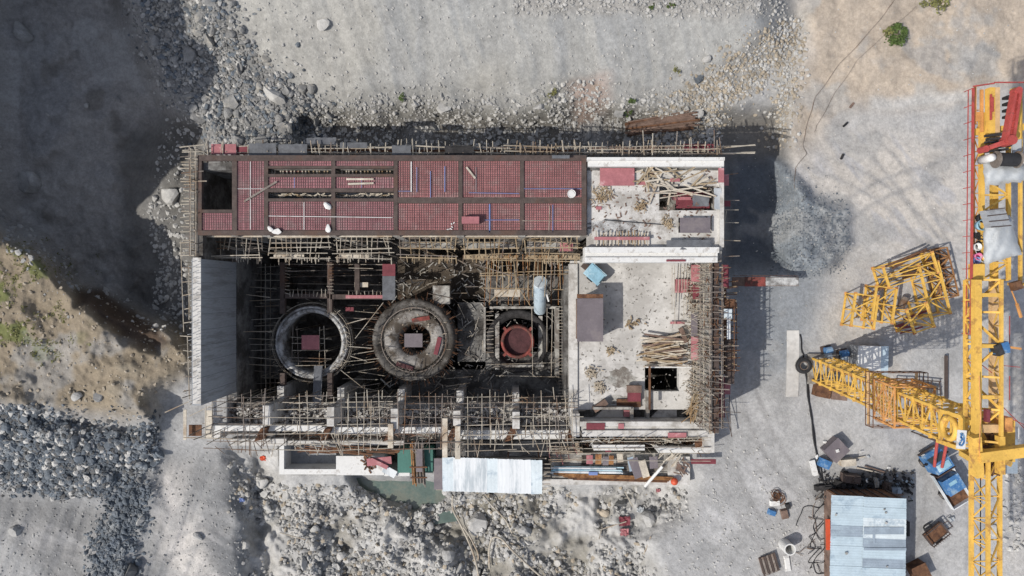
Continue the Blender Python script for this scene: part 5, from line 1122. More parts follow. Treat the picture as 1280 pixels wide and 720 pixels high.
# tarpaulins (draped over machinery)
def drape(pts, h, rows, m, name, lab):
    a, b, c_, d = pts; mb = MB(); n = 16
    for j in range(rows + 1):
        for i in range(n + 1):
            u, v = i / n, j / rows; x = (a[0] * (1 - u) + b[0] * u) * (1 - v) + (d[0] * (1 - u) + c_[0] * u) * v; y = (a[1] * (1 - u) + b[1] * u) * (1 - v) + (d[1] * (1 - u) + c_[1] * u) * v
            e = 4 * u * (1 - u) * 4 * v * (1 - v); r = float(fbm(np.array(x * 1.0 + y * .5), np.array(y * .35), 5., 3, 9)); edge = float(fbm(np.array(x * 1.), np.array(y * 1.), 7, 3, 19)) * 6 * (1 - e)
            mb.v.append(at(x + edge, y + edge, h + .55 * e ** .4 + .35 * r))
    for j in range(rows):
        for i in range(n): k_ = j * (n + 1) + i; mb.f.append((k_, k_ + n + 1, k_ + n + 2, k_ + 1))
    return solo(mb, name, m, lab, 'tarpaulin', None, None, True)
drape(((1229, 200), (1290, 208), (1290, 226), (1231, 232)), 21.4, 10, 'tarp_grey', 'tarpaulin', 'pale grey tarpaulin over the winch beside the black drum')
drape(((1230, 272), (1262, 268), (1277, 318), (1229, 330)), 21.6, 20, 'tarp_grey', 'tarpaulin', 'grey tarpaulin with folds over machinery midway along the counter jib')
t = thing('louvre_box', 'grey louvred machine hood on the folded tarpaulin', 'hood', at(1250, 270, 22.4)); part(MB().prism([at(1232, 263, 22.7), at(1256, 260, 22.7), at(1264, 282, 22.7), at(1239, 284, 22.7)][::-1], 22.2, 22.7), 'hood', 'grey_concrete', t)
mb = MB()
for i in range(4): f_ = i / 3; mb.bar(at(1232 + 7 * f_, 263 + 21 * f_, 22.72), at(1256 + 8 * f_, 260 + 22 * f_, 22.72), .05)
part(mb, 'seam', 'dark_steel', t)
for px, py, r, m, lab in [(1224, 273, .28, 'black_rubber', 'black tub on the crane walkway'), (1223, 282, .3, 'light_blue', 'light blue tub on the crane walkway'), (1217, 309, .2, 'white_paint', 'white pail on the crane walkway between dark gear'), (1218, 321, .19, 'pink_plastic', 'pink pail on the crane walkway'), (1216, 326, .19, 'blue_pvc', 'deep blue pail on the crane walkway'), (1224, 324, .19, 'white_paint', 'white pail on the crane walkway beside the pink and blue ones')]:
    bucket(px, py, 21.05, r, m, lab)
mb = MB()
for _ in range(16): p = at(1225 + random.gauss(0, 3), 303 + random.gauss(0, 8), 21.1); mb.obox(p, (U(.15, .4), U(.1, .3), .2), U(0, 3), .2)
solo(mb, 'gear_heap', 'black_scrap', 'heap of dark gear between the pails on the crane walkway', 'gear', None, 'stuff')
# jib
JB, JT = 20.9, 21.9; jx0, jx1, jy0, jy1 = X_(1214.5, JB), X_(1249.5, JB), Y_(566, JB), Y_(1000, JB)
mb = MB()
for x in (jx0 - .02, jx1): mb.bar((x, jy0, JB), (x, jy1, JB), .17, .22)
xm = (jx0 + jx1) / 2 - .35; mb.bar((jx0 + .22, jy0, JT), (jx0 + .22, jy1, JT), .17)
Cp(mb, 'jib_chord', 'crane_yellow')
mb = MB(); n = 16
truss(mb, (jx0, jy0, JB), (jx0, jy1, JB), (jx1, jy0, JB), (jx1, jy1, JB), n, .06)
truss(mb, (jx0 + .22, jy0, JT), (jx0 + .22, jy1, JT), (jx1, jy0, JB), (jx1, jy1, JB), n, .07, False, 1); truss(mb, (jx0 + .22, jy0, JT), (jx0 + .22, jy1, JT), (jx0, jy0, JB), (jx0, jy1, JB), n, .06)
Cp(mb, 'jib_bracing', 'crane_yellow')
Cp(MB().bar((jx0 + .6, jy0, JB - .15), (jx0 + .6, jy1, JB - .15), .04).bar((jx0 + .9, jy0, JB - .15), (jx0 + .9, jy1, JB - .15), .04), 'hoist_rope', 'black_cable')
# head: strut, boxes, cab, sign
Cp(MB().bar(at(1222, 571, 22.3), at(1330, 557, 22.3), .55, .6), 'strut', 'crane_yellow', 'thick yellow side strut')
Cp(MB().bar(at(1218, 545, 22.4), at(1222, 595, 22), .42, .5).bar(at(1250, 545, 22), at(1250, 592, 22), .3, .4).bar(at(1212, 528, 21.5), at(1200, 512, 20), .3).bar(at(1222, 578, 22), at(1202, 566, 20.4), .3).bar(at(1250, 572, 22.2), at(1262, 580, 21.5), .25), 'head_frame', 'crane_yellow')
mb = MB()
for _ in range(30): p = at(U(1222, 1250), U(530, 592), U(20.6, 21.4)); mb.obox(p, (U(.15, .6), U(.1, .5), U(.1, .5)), U(0, 3), U(-.3, .3))
Cp(mb, 'slewing_gear', 'rust', kind='stuff')
mb = MB(); mb.pbox(1256, 534, 1274, 549, 19.4, 1.0); Cp(mb, 'cab_roof', 'white_paint'); Cp(MB().pbox(1256, 549.1, 1272, 592, 19.0, 2.0), 'operator_cab', 'sheet_slate'); Cp(MB().pbox(1250, 522, 1266, 540, 21.6, .6), 'ballast_box', 'crane_orange')
Cp(MB().pbox(1227, 531, 1249, 541, 21.9, .4), 'head_plate', 'mesh_orange'); Cp(MB().pbox(1234, 512, 1238, 528, 22.3, .3), 'jack', 'dark_red_ply')
Cp(MB().pbox(1228, 578, 1246, 588, 21.0, .4), 'motor', 'black_scrap')
# sign with the blue hook emblem
pc = at(1202, 549.5, 22.5); sx = Vector((.24, -.02, 0)); sy = Vector((.04, .5, 0)); sg_ = MB()
sg_.v = [pc - sx - sy, pc + sx - sy, pc + sx + sy, pc - sx + sy] ; sg_.v += [v - Vector((0, 0, .05)) for v in sg_.v]; sg_.f = [(0, 1, 2, 3), (7, 6, 5, 4), (0, 4, 5, 1), (1, 5, 6, 2), (2, 6, 7, 3), (3, 7, 4, 0)]
sgn = Cp(sg_, 'sign', 'white_paint', 'white sign with a blue hook emblem')
em = MB(); zz = Vector((0, 0, .012))
def sp(u, v): return pc + sx * u + sy * v + zz
for a, b in (((-.45, .55), (.05, .7)), ((.05, .7), (.5, .3)), ((.5, .3), (.55, -.3)), ((.55, -.3), (.1, -.65)), ((.1, -.65), (-.5, -.55)), ((-.5, -.55), (-.2, -.25)), ((-.3, .25), (.15, .1)), ((.15, .1), (-.1, -.2)), ((-.05, .55), (-.25, .2))): em.bar(sp(*a), sp(*b), .1, .008)
part(em, 'emblem', 'blue_paint', sgn)
# trolley block and red bracing rods
t = thing('hoist_motor', 'blue hoist motor with an orange arm bolted to the counter jib', 'motor', at(1249, 435, 21.6)); part(MB().obox(at(1249, 435, 21.9), (.8, .55, .5), .1).obox(at(1253, 433, 22.1), (.5, .45, .4), .3), 'housing', 'blue_paint', t); part(MB().obox(at(1246, 437, 22.1), (.35, .6, .5), .4), 'cover', 'black_scrap', t); part(MB().bar(at(1255, 433, 21.9), at(1276, 436, 21.9), .12), 'arm', 'crane_orange', t)
t = thing('pulley_block', 'brown pulley block hung on an orange rope at the counter jib side', 'pulley', at(1270, 357, 21.4)); part(MB().obox(at(1270, 357, 21.6), (.5, .45, .35), .3), 'block', 'rust', t); part(MB().tube(at(1264, 362, 21.4), at(1271, 380, 20.6), .04, 6).tube(at(1271, 380, 20.6), at(1276, 396, 20), .09, 6), 'rope', 'crane_orange', t)
mb = MB()
for p, q in (((1262, 430), (1262, 395)), ((1256, 520), (1290, 535)), ((1250, 505), (1290, 545)), ((1262, 470), (1262, 500)), ((1240, 466), (1222, 452)), ((1209, 450), (1222, 462)), ((1255, 457), (1275, 459))): Cp(MB().bar(at(*p, 21.5), at(*q, 21.5), .035), 'brace_rod', 'crane_red')
Cp(MB().path([at(1227, 600, 22.0), at(1224, 560, 22.6), at(1226, 520, 22.7), at(1224, 470, 22.7)], .03), 'cable', 'crane_orange')
# black coil at the mast foot, with cable
t = thing('tyre', 'large black tyre lying at the foot of the crane mast', 'tyre', gat(1005, 457)); zt = max(gh(1000, 452), gh(1005, 457), gh(1010, 462)) + .5
p = at(1004.5, 457, zt); part(MB().torus(p, .50, .19, 36, 10), 'tread', 'black_rubber', t, smooth=True)
mb = MB()
for i in range(36): a = i / 36 * 6.283; mb.obox(p + Vector((math.cos(a) * .66, math.sin(a) * .66, 0)), (.08, .05, .26), a)
part(mb, 'lugs', 'black_scrap', t, kind='stuff'); part(MB().torus(p + Vector((0, 0, .1)), .34, .04, 28, 6), 'bead', 'steel_tube', t, smooth=True)
def cable(pts, r, lab, m='black_cable', dz=.06, name='cable'):
    P_ = []
    for i in range(len(pts) - 1):
        n = 8
        for j in range(n): f_ = j / n; P_.append((pts[i][0] * (1 - f_) + pts[i + 1][0] * f_, pts[i][1] * (1 - f_) + pts[i + 1][1] * f_))
    P_.append(pts[-1]); P_ = [(x + .6 * math.sin(i * .7), y + .4 * math.sin(i * .45)) for i, (x, y) in enumerate(P_)]
    if name == 'cable': lab_c = 'cable'
    return solo(MB().path([at(x, y, gh(x, y) + dz) for x, y in P_], r, 5), name, m, lab, name)
cable([(1007, 466), (1011, 500), (1018, 550), (1024, 590), (1032, 610)], .08, 'thick black cable running from the tyre to the shed'); cable([(1008, 470), (1014, 520), (1021, 565), (1029, 600)], .06, 'thin black cable twined along the thick one')
cable([(1000, 418), (1003, 440), (1005, 450)], .06, 'short black cable leading up from the tyre over the concrete strip')
cable([(1120, -5), (1108, 15), (1085, 42), (1050, 80), (1020, 120), (1012, 145), (1003, 180), (1008, 192), (994, 210), (993, 235)], .022, 'upper long dark cable curving down the tan slope', 'steel_tube'); cable([(1145, 8), (1115, 35), (1072, 75), (1045, 115), (1022, 155), (1018, 165)], .016, 'lower thin dark cable curving down the tan slope', 'steel_tube')
# ---------------------------------------------------------------- dismantled crane sections
def section(lab, c_, size, rz, nb, tilt=0., rusty=False, ends=True, rc=.17, x=False):
    w, l, h = size; c_ = Vector(c_); R = Matrix.Rotation(rz, 3, 'Z') @ Matrix.Rotation(tilt, 3, 'X'); t = thing('crane_section', lab, 'crane section', (c_.x, c_.y, c_.z), 'dismantled crane sections in the yard')
    u, v, n = R @ Vector((w / 2, 0, 0)), R @ Vector((0, l / 2, 0)), R @ Vector((0, 0, h / 2)); o = c_ + Vector((0, 0, h / 2)); m = 'crane_yellow' if not rusty else 'rust_orange'
    for a in (-1, 1):
        for b in (-1, 1): part(MB().bar(o + u * a + n * b - v, o + u * a + n * b + v, rc), 'chord', m, t)
    mb = MB()
    for b in (-1, 1): truss(mb, o - u + n * b - v, o - u + n * b + v, o + u + n * b - v, o + u + n * b + v, nb, .09, True, b > 0)
    for a in (-1, 1): truss(mb, o + u * a - n - v, o + u * a - n + v, o + u * a + n - v, o + u * a + n + v, nb, .08, True, a > 0)
    part(mb, 'bracing', m, t)
    if ends:
        for a in (-1, 1):
            for b in (-1, 1):
                for s in (-1, 1): part(MB().obox(o + u * a + n * b + v * s, (.26, .26, .1), rz), 'flange', 'crane_orange', t)
    return t
section('short yellow lattice section at the low end of the row, over blue gravel', gat(1067, 388), (1.9, 2.7, 1.7), -.24 + .1, 2)
section('short yellow lattice section leaning against the end one', gat(1093, 381), (1.7, 2.9, 1.7), -.13, 2)
section('yellow lattice section standing on end with dark red bars inside', gat(1127, 396), (1.7, 2.0, 2.6), .33, 2, 0)
section('long yellow section lying across the top of the group', gat(1125, 338), (4.3, 1.7, 1.7), .30, 2)
section('yellow section lying at the yard side of the group', gat(1154, 362), (1.6, 4.4, 1.6), .24, 3)
section('rusty thin section lying beyond the yellow ones', gat(1170, 342), (1.4, 4.2, 1.2), .24, 5, 0, True, False, .1)
mb = MB(); [mb.bar(gat(1116 + i * 3, 408 + i, .4), gat(1126 + i * 4, 404 + i * 2, .5), .14) for i in range(3)]; mb.bar(gat(1120, 415, .6), gat(1148, 408, .6), .12); mb.bar(gat(1118, 398, 1.4), gat(1146, 388, 1.4), .16); solo(mb, 'red_bars', 'dark_red_ply', 'dark red bars at the foot of the upright yellow section', 'bars')
for i, (a, b, h) in enumerate([((1108, 335), (1150, 311), .9), ((1092, 334), (1134, 317), 1.9), ((1120, 341), (1146, 336), .6), ((1122, 344), (1146, 339), .6), ((1123, 348), (1144, 342), .5), ((1066, 372), (1098, 357), 1.6)]):
    solo(MB().tube(gat(*a, h), gat(*b, h), .1, 7), 'steel_tube', 'rust', ['long dark tube sticking out above the top section', 'dark tube along the upper edge of the top section', 'upper rusty tube stored inside the top section', 'middle rusty tube stored inside the top section', 'lower rusty tube stored inside the top section', 'thin dark tube over the short end sections'][i], 'tube')
solo(MB().tube(gat(1122, 385, .5), gat(1127, 373, .5), .28, 12), 'drum', 'steel_tube', 'grey drum lying under the upright yellow section', 'drum')
def rope_coil(px, py, r, lab):
    mb = MB()
    for _ in range(5): mb.torus(gat(px + U(-1.5, 1.5), py + U(-1.5, 1.5), U(.05, .4)), r * U(.7, 1.1), .03, 22, 5)
    solo(mb, 'wire_coil', 'rust', lab, 'wire coil')
rope_coil(1173, 322, .5, 'loose wire coil at the end of the rusty section'); rope_coil(1166, 333, .4, 'loose wire coil inside the rusty section')
# ---------------------------------------------------------------- container, boxes, ground strips
p = gat(1079, 449); t = thing('store_container', 'small white and grey metal container behind the crane mast', 'container', p)
part(MB().obox(p + Vector((0, 0, .7)), (2.6, 2.4, 1.4), -.03), 'body', 'grey_concrete', t)
part(MB().obox(p + Vector((-.3, 0, 1.44)), (1.95, 2.4, .06), -.03), 'roof_sheet', 'white_paint', t); part(MB().obox(p + Vector((1.0, 0, 1.42)), (.62, 2.36, .06), -.03), 'roof_sheet', 'sheet_blue', t, 'plain pale blue roof strip')
for px, py, lab in [(1031, 438, 'blue pump by the crane mast foot'), (1052, 442, 'blue pump beside the white container')]:
    p = gat(px, py); t = thing('pump', lab, 'pump', p); part(MB().tube(p + Vector((-.3, 0, .5)), p + Vector((.3, .1, .5)), .3, 12), 'motor', 'blue_paint', t); part(MB().obox(p + Vector((0, -.35, .35)), (.5, .35, .7), .3), 'casing', 'sheet_slate', t); part(MB().obox(p + Vector((0, 0, .08)), (.9, .8, .16), .2), 'base', 'dark_steel', t)
for px, py, w, l, h, a, m, lab in [(1024, 486, 1.2, 1.2, .9, -.2, 'rust', 'rusty brown box under the mast, nearer the tyre'), (1043, 490, 1.3, 1.1, .8, -.1, 'brown_timber', 'flat brown box under the mast next to the rusty one'), (1040, 561, 1.55, 1.45, .9, .75, 'grey_ply', 'dark brown crate turned diamondwise with a white spot on its lid'), (1029, 578, .95, .7, .5, -.4, 'blue_paint', 'bright blue box by the thick cable'), (1056, 577, 1.2, .55, .7, .08, 'pale_timber', 'cream box in front of the black scrap heap'), (1145, 712, 1.3, 1.6, 1.0, .45, 'rust', 'rusty box at the bottom corner of the shed'), (1124, 655, .6, 1.2, 1.0, 0, 'black_scrap', 'black tank against the shed side'), (1015, 585, .4, 1.3, .25, .25, 'white_paint', 'long white slab of packing beside the thick cable'), (1189, 648, .4, .3, .2, .3, 'tarp_grey', 'small grey carton on the open yard')]:
    p = gat(px, py); t = thing('crate', lab, 'crate', p); part(MB().obox(p + Vector((0, 0, h / 2)), (w, l, h), a), 'body', m, t); part(MB().obox(p + Vector((0, 0, h + .02)), (w * 1.04, l * 1.04, .05), a), 'lid', m, t)
    if 'spot' in lab: part(MB().obox(p + Vector((0, 0, h + .1)), (.25, .25, .12), .3), 'white_block', 'white_paint', t)
solo(MB().prism([at(984, 413, .1), at(999, 413, .1), at(999, 455, .1), at(998, 496, .1), at(983, 496, .1)][::-1], -.8, (gh(990, 450) + gh(995, 490) + gh(990, 420)) / 3 + .06), 'concrete_strip', 'slab_concrete', 'flat pale concrete strip beside the large black tyre', 'slab')
t = thing('rebar_frame', 'dark grey bar frame lying beyond the crane mast', 'frame', gat(1145, 482)); mb = MB()
for i in range(6): mb.bar(gat(1117 + i * 10.6, 472 + i * .9, .45), gat(1117 + i * 10.8, 492 + i, .45), .07)
for i in range(3): mb.bar(gat(1116, 472 + i * 10, .47), gat(1172, 476 + i * 10, .47), .09)
part(mb, 'bars', 'dark_steel', t); part(MB().bar(gat(1136, 484, .4), gat(1168, 487, .4), .9, .05), 'plate', 'dark_concrete', t)
solo(MB().bar(gat(1179.5, 445, .3), gat(1180, 500, .3), .22, .2), 'steel_profile', 'dark_steel', 'dark steel profile standing alone on the yard beside the bar frame', 'profile')
solo(MB().obox(gat(1089, 463, .15), (.6, .5, .05), .3), 'metal_scrap', 'sheet_white', 'shiny scrap sheet at the container corner', 'scrap')
# ---------------------------------------------------------------- flatbed truck
def truck():
    c_ = gat(1173, 593); t = thing('flatbed_truck', 'small blue flatbed truck parked beside the crane jib', 'truck', c_); d = Vector((math.cos(-1.02), math.sin(-1.02), 0)); n = Vector((-d.y, d.x, 0)); rz = -1.02 - 1.5708
    def L(u, v, z): return c_ + d * u + n * v + Vector((0, 0, z))
    part(MB().obox(L(0, 0, .62), (.9, 4.9, .22), rz), 'chassis', 'dark_steel', t)
    cb = MB(); prof = [(-2.45, .55), (-2.5, 1.05), (-2.2, 1.35), (-1.85, 1.98), (-.95, 2.02), (-.85, .55)]; k_ = len(cb.v)
    for s in (-.86, .86):
        for u, z in prof: cb.v.append(L(u, s * (.9 if z > 1.4 else 1), z))
    m_ = len(prof); cb.f += [tuple(range(m_)), tuple(range(2 * m_ - 1, m_ - 1, -1))] + [(i, i + m_, (i + 1) % m_ + m_, (i + 1) % m_) for i in range(m_)]
    part(cb, 'cab', 'blue_paint', t); part(MB().obox(L(-1.4, 0, 2.03), (1.2, .6, .05), rz), 'roof_panel', 'light_blue', t)
    w = MB(); w.v = [L(-2.19, -.74, 1.40), L(-2.19, .74, 1.40), L(-1.88, .7, 1.94), L(-1.88, -.7, 1.94)]; w.v = [v - d * .03 + Vector((0, 0, .015)) for v in w.v]; w.f = [(0, 1, 2, 3)]; part(w, 'windscreen', 'glass', t)
    part(MB().obox(L(-2.52, 0, .62), (1.7, .14, .22), rz), 'bumper', 'dark_steel', t)
    for s in (-.6, .6): part(MB().obox(L(-2.5, s, .92), (.28, .08, .16), rz), 'headlight', 'white_paint', t)
    for s in (-1, 1): part(MB().obox(L(-2.0, s * 1.02, 1.5), (.2, .1, .3), rz), 'mirror', 'black_rubber', t)
    part(MB().obox(L(.95, 0, .82), (1.75, 3.35, .1), rz), 'bed_floor', 'rust', t)
    for s in (-1, 1): part(MB().obox(L(.95, s * .92, 1.05), (.07, 3.4, .42), rz), 'side_board', 'sheet_white', t)
    part(MB().obox(L(2.64, 0, 1.05), (1.84, .07, .42), rz), 'tailboard', 'sheet_white', t); part(MB().obox(L(-.73, 0, 1.35), (1.84, .07, 1.0), rz), 'headboard', 'dark_steel', t)
    for u in (-1.65, 1.6):
        for s in (-1, 1):
            q = L(u, s * .68, .36); wh = part(MB().tube(q, q + n * .2 * s, .36, 18), 'wheel', 'black_rubber', t); part(MB().tube(q + n * .2 * s, q + n * .215 * s, .2, 14), 'rim', 'steel_tube', wh)
    b = L(.55, 0, .88); tb = thing('tool_box', 'blue metal box standing on the flatbed truck', 'box', b); part(MB().obox(b + Vector((0, 0, .42)), (1.5, 1.35, .84), rz), 'body', 'blue_paint', tb); part(MB().obox(b + Vector((0, 0, .86)), (1.55, 1.4, .06), rz), 'lid', 'blue_paint', tb); part(MB().obox(b + Vector((0, 0, .9)) - d * .2, (.7, .3, .03), rz), 'label_plate', 'light_blue', tb)
    for i, (a, q) in enumerate((((1171.5, 551), (1168, 583)), ((1183, 556), (1177.5, 584)))):
        solo(MB().tube(at(*q, 2.3), at(*a, 3.6), .12, 10), 'red_tube', 'crane_red', ['red steel tube resting on the truck cab, nearer its door side', 'red steel tube resting on the truck, nearer the crane jib'][i], 'tube')
        p_ = at(*a, 3.6); g_ = gh(*a); mbp = MB(); mbp.tube((p_.x, p_.y, g_), (p_.x, p_.y, 3.5), .06, 6); 
        solo(mbp, 'prop', 'dark_steel', ['thin prop under the red tube nearer the cab door', 'thin prop under the red tube nearer the jib'][i], 'prop')
truck()
# ---------------------------------------------------------------- shed
def shed():
    h = 3.2; c_ = at(1085, 690, h); t = thing('tin_shed', 'long shed roofed with patched blue grey metal sheets', 'shed', (c_.x, c_.y, 0))
    pal = [['sheet_blue', 'sheet_blue', 'sheet_blue', 'sheet_slate', 'sheet_blue', 'sheet_blue', 'sheet_blue', 'sheet_blue', 'sheet_blue', 'sheet_blue'], ['sheet_blue', 'sheet_blue', 'sheet_pale', 'sheet_pale', 'sheet_slate', 'sheet_blue', 'sheet_slate', 'sheet_blue', 'sheet_pale', 'sheet_pale']]
    def ycol(py, px): return py + (px - 1040) * .055
    for c2, (x0, x1) in enumerate(((1039, 1079.5), (1079.5, 1133))):
        for i in range(10):
            ya, yb = 619 + i * 12.6, 619 + (i + 1) * 12.6 + .8; z = h + .02 * (i % 2) + .045 * c2; mb = MB(); n = 12; k_ = 0
            for q in range(n + 1):
                f_ = q / n; dz = .006 * math.cos(f_ * 6.283 * 4)
                mb.v += [at(x0 - i * .25 + U(-.3, .3), ycol(ya + (yb - ya) * f_, x0), z + dz), at(x1 - i * .15 + U(-.3, .3), ycol(ya + (yb - ya) * f_, x1) - .8, z + dz)]
            mb.f = [(2 * q, 2 * q + 2, 2 * q + 3, 2 * q + 1) for q in range(n)]
            part(mb, 'roof_sheet', pal[c2][i], t)
    for x0, y0, x1, y1, m in ((1091, 668, 1094, 679, 'sheet_slate'), (1080, 685, 1133, 688, 'sheet_slate'), (1080, 659, 1130, 668, 'sheet_slate')): part(MB().pbox(x0, y0, x1, y1, h + .11, .03), 'patch', m, t)
    a, b = at(1041, 622, h), at(1131, 760, h); a.x += .75; a.y -= .1
    part(MB().box(a.x + .05, b.x - .05, a.y - .12, a.y - .02, gh(1060, 620) - .2, 3.1), 'wall', 'rust', t); part(MB().box(a.x, a.x + .08, a.y - .1, b.y, gh(1045, 640) - .3, 3.1), 'wall', 'brown_timber', t); part(MB().box(b.x - .1, b.x - .02, a.y - .1, b.y, -1, 3.1), 'wall', 'dark_steel', t)
    f = MB()
    for i in range(7): x = a.x + .3 + i * (b.x - a.x - .6) / 6; f.box(x - .06, x + .06, a.y - .02, a.y + .06, -.5, 3.1)
    part(f, 'post', 'dark_steel', t, kind='stuff')
    mb = MB()
    for i in range(6): p = at(U(1044, 1128), U(622, 720), h + .13); mb.obox(p, (U(.1, .2), U(.1, .2), .08), U(0, 3))
    part(mb, 'roof_weight', 'stone_grey', t, kind='stuff')
    solo(MB().obox(at(1035, 668, 1.2), (.35, 2.6, .12), .02), 'red_sheet', 'orange_red', 'faded red sheet leaning on the shed wall', 'sheet')
    for i, x in enumerate((1060, 1077, 1094, 1110)): pp = gat(x, 617); solo(MB().obox(pp + Vector((0, 0, 1.0)), (.75, .1, 1.6), .0, -.5), 'board', 'brown_timber' if i % 2 else 'rust', 'brown board leaning on the shed front', 'board', 'boards leaning on the shed front')
shed()
# scrap in front of the shed
for px, py, r, lab in [(1073, 604, .62, 'black tyre in the scrap before the shed, largest'), (1083, 608, .5, 'black tyre beside the largest one before the shed'), (1062, 610, .45, 'black tyre nearest the shed wall')]:
    mb = MB().torus(gat(px, py, .3), r * .72, r * .3, 26, 8, Matrix.Rotation(U(-.2, .2), 3, 'X')); solo(mb, 'tyre', 'black_rubber', lab, 'tyre', None, None, True)
for px, py, w, l, h, m, lab in [(1061, 597, 1.5, .8, .9, 'dark_steel', 'dark grey machine block in the scrap before the shed'), (1047, 603, .9, .6, .5, 'black_scrap', 'black box at the cable end before the shed'), (1027, 609, 1.5, .45, .4, 'black_scrap', 'long black bag by the shed corner'), (1104, 606, .5, .8, .8, 'dark_steel', 'dark box in the shaded scrap by the shed end'), (1092, 602, .35, .9, .5, 'dirty_concrete', 'pale stone slab among the tyres'), (1117, 612, .9, .7, .6, 'sheet_slate', 'slate coloured metal box in the shaded scrap')]:
    p = gat(px, py); solo(MB().obox(p + Vector((0, 0, h / 2)), (w, l, h), U(-.3, .3), 0, .85).obox(p + Vector((w * .2, 0, h + .06)), (w * .4, l * .5, .16), U(-.3, .3)), 'scrap_box', m, lab, 'box')
mb = MB()
for _ in range(330):
    p = gat(U(1018, 1140), 606 + random.gauss(0, 8), U(.02, .4)); mb.obox(p, (U(.05, .4), U(.04, .2), U(.03, .15)), U(0, 3), U(-.5, .5))
solo(mb, 'scrap', 'black_scrap', None, kind='stuff')
mb = MB()
for _ in range(60): p = gat(U(1070, 1140), 606 + random.gauss(0, 8), U(.1, .4)); mb.obox(p, (U(.05, .3), U(.04, .2), .06), U(0, 3), U(-.5, .5))
solo(mb, 'scrap', 'sheet_slate', None, kind='stuff')
sticks_y = [((1070, 583), (1104, 591)), ((1080, 582), (1106, 590)), ((1062, 574), (1080, 570))]
for i, (a, b) in enumerate(sticks_y): solo(MB().bar(gat(*a, .15), gat(*b, .15), .1), 'plank', 'pale_timber' if i != 1 else 'brown_timber', ['pale plank on the ground before the scrap heap', 'brown plank lying along the pale one', 'pale stick by the cream box'][i], 'plank')
for px, py, lab in [(1077, 565, 'white sack, upper one before the shed'), (1083, 570, 'small grey sack beside the upper white one'), (1110, 585, 'white sack at the end of the pale plank'), (1030, 552, 'white lump by the diamondwise crate'), (1021, 570, 'small white bag beside the thick cable'), (1079, 600, 'white tin on the largest tyre')]:
    sack(gat(px, py, .12 if 'tin' not in lab else .5), .17, 'white_paint' if 'grey' not in lab else 'tarp_grey', lab)
# tangle of cables by the shed wall
for i in range(11):
    pts = [(U(1008, 1034), 610 + i * 8 + U(-8, 8))]
    for _ in range(6): pts.append((min(1036, max(985, pts[-1][0] + U(-13, 13))), min(715, pts[-1][1] + U(-3, 16))))
    P_ = [gat(x, y, U(.04, .2)) for x, y in pts]; Q_ = []
    for j in range(len(P_) - 1):
        p0, p1, p2, p3 = P_[max(j - 1, 0)], P_[j], P_[j + 1], P_[min(j + 2, len(P_) - 1)]
        for k_ in range(6): s = k_ / 6; Q_.append(.5 * ((2 * p1) + (p2 - p0) * s + (2 * p0 - 5 * p1 + 4 * p2 - p3) * s * s + (3 * p1 - p0 - 3 * p2 + p3) * s ** 3))
    solo(MB().path(Q_, .03, 5), 'cable', 'black_cable' if i % 3 else 'steel_tube', 'cable in the tangle along the shed wall', 'cable', 'tangled cables along the shed wall')
# small goods in the yard
def cart():
    c_ = gat(1164, 664); t = thing('hand_cart', 'rusty hand cart with wire sides and one wheel beside the shed', 'cart', c_); rz = .68; R = Matrix.Rotation(rz, 3, 'Z')
    def L(u, v, z): return c_ + R @ Vector((u, v, 0)) + Vector((0, 0, z))
    part(MB().obox(L(0, 0, .5), (1.75, 1.15, .08), rz), 'bed', 'rust', t); f = MB()
    for z in (.55, .9):
        for a, b in (((-.9, -.6), (.9, -.6)), ((.9, -.6), (.9, .6)), ((.9, .6), (-.9, .6)), ((-.9, .6), (-.9, -.6))): f.bar(L(*a, z), L(*b, z), .07)
    for i in range(9):
        for v in (-.6, .6): f.bar(L(-.9 + i * .225, v, .5), L(-.9 + i * .225, v * 1.15, 1.0), .03)
    part(f, 'side_frame', 'dark_steel', t)
    for i, v in enumerate((-.85, .75)):
        q = L(-.1, v, .36); n = R @ Vector((0, 1, 0)); part(MB().torus(q, .32, .06, 20, 6, Matrix.Rotation(rz, 3, 'Z') @ Matrix.Rotation(1.1 if i == 0 else 1.57, 3, 'X')), 'wheel', 'black_rubber', t)
    part(MB().bar(L(.9, .3, .6), L(1.5, .3, .8), .05).bar(L(.9, -.3, .6), L(1.5, -.3, .8), .05).bar(L(1.5, .3, .8), L(1.5, -.3, .8), .05), 'handle', 'dark_steel', t)
cart()
def piece_ring():
    c_ = gat(981, 679); solo(MB().lathe(c_, [(.40, 0), (.5, 0), (.5, 1.3), (.40, 1.3)], 32, close=True), 'pipe_ring', 'white_paint', 'short white concrete pipe standing upright on the yard', 'pipe')
piece_ring()
p = gat(961, 704); t = thing('board_stack', 'tilted stack of weathered dark boards at the bottom edge of the yard', 'boards', p)
for i in range(7): part(MB().obox(p + Vector((-.62 + i * .2, .08 * i - .2, .35 + .02 * (i % 3))), (.17, 1.6, .06), .28), 'board', 'steel_tube' if i % 2 else 'dark_steel', t)
part(MB().obox(p + Vector((0, 0, .16)), (1.4, 1.4, .28), .28), 'pallet', 'brown_timber', t)
mb = MB(); p = gat(983, 705, .1); tarp_ = [(p + Vector((U(-.25, .25), U(-.7, .7), U(0, .1)))) for _ in range(3)]; mb.obox(p, (.5, 1.4, .15), .15, 0, .7); solo(mb, 'sack', 'white_paint', 'long white sack beside the tilted board stack', 'sack')
for px, py, w, l, h, m, lab in [(968, 627, .9, .5, .3, 'white_paint', 'white crumpled sheet in the small yard litter'), (964, 641, .7, .5, .35, 'blue_paint', 'blue cloth in the small yard litter'), (980, 642, .6, .9, .3, 'brown_timber', 'brown board in the small yard litter'), (983, 632, .4, .5, .3, 'black_scrap', 'black box in the small yard litter')]:
    p = gat(px, py); solo(MB().obox(p + Vector((0, 0, h / 2)), (w, l, h), U(-.4, .4), 0, .8), 'litter', m, lab, 'litter')
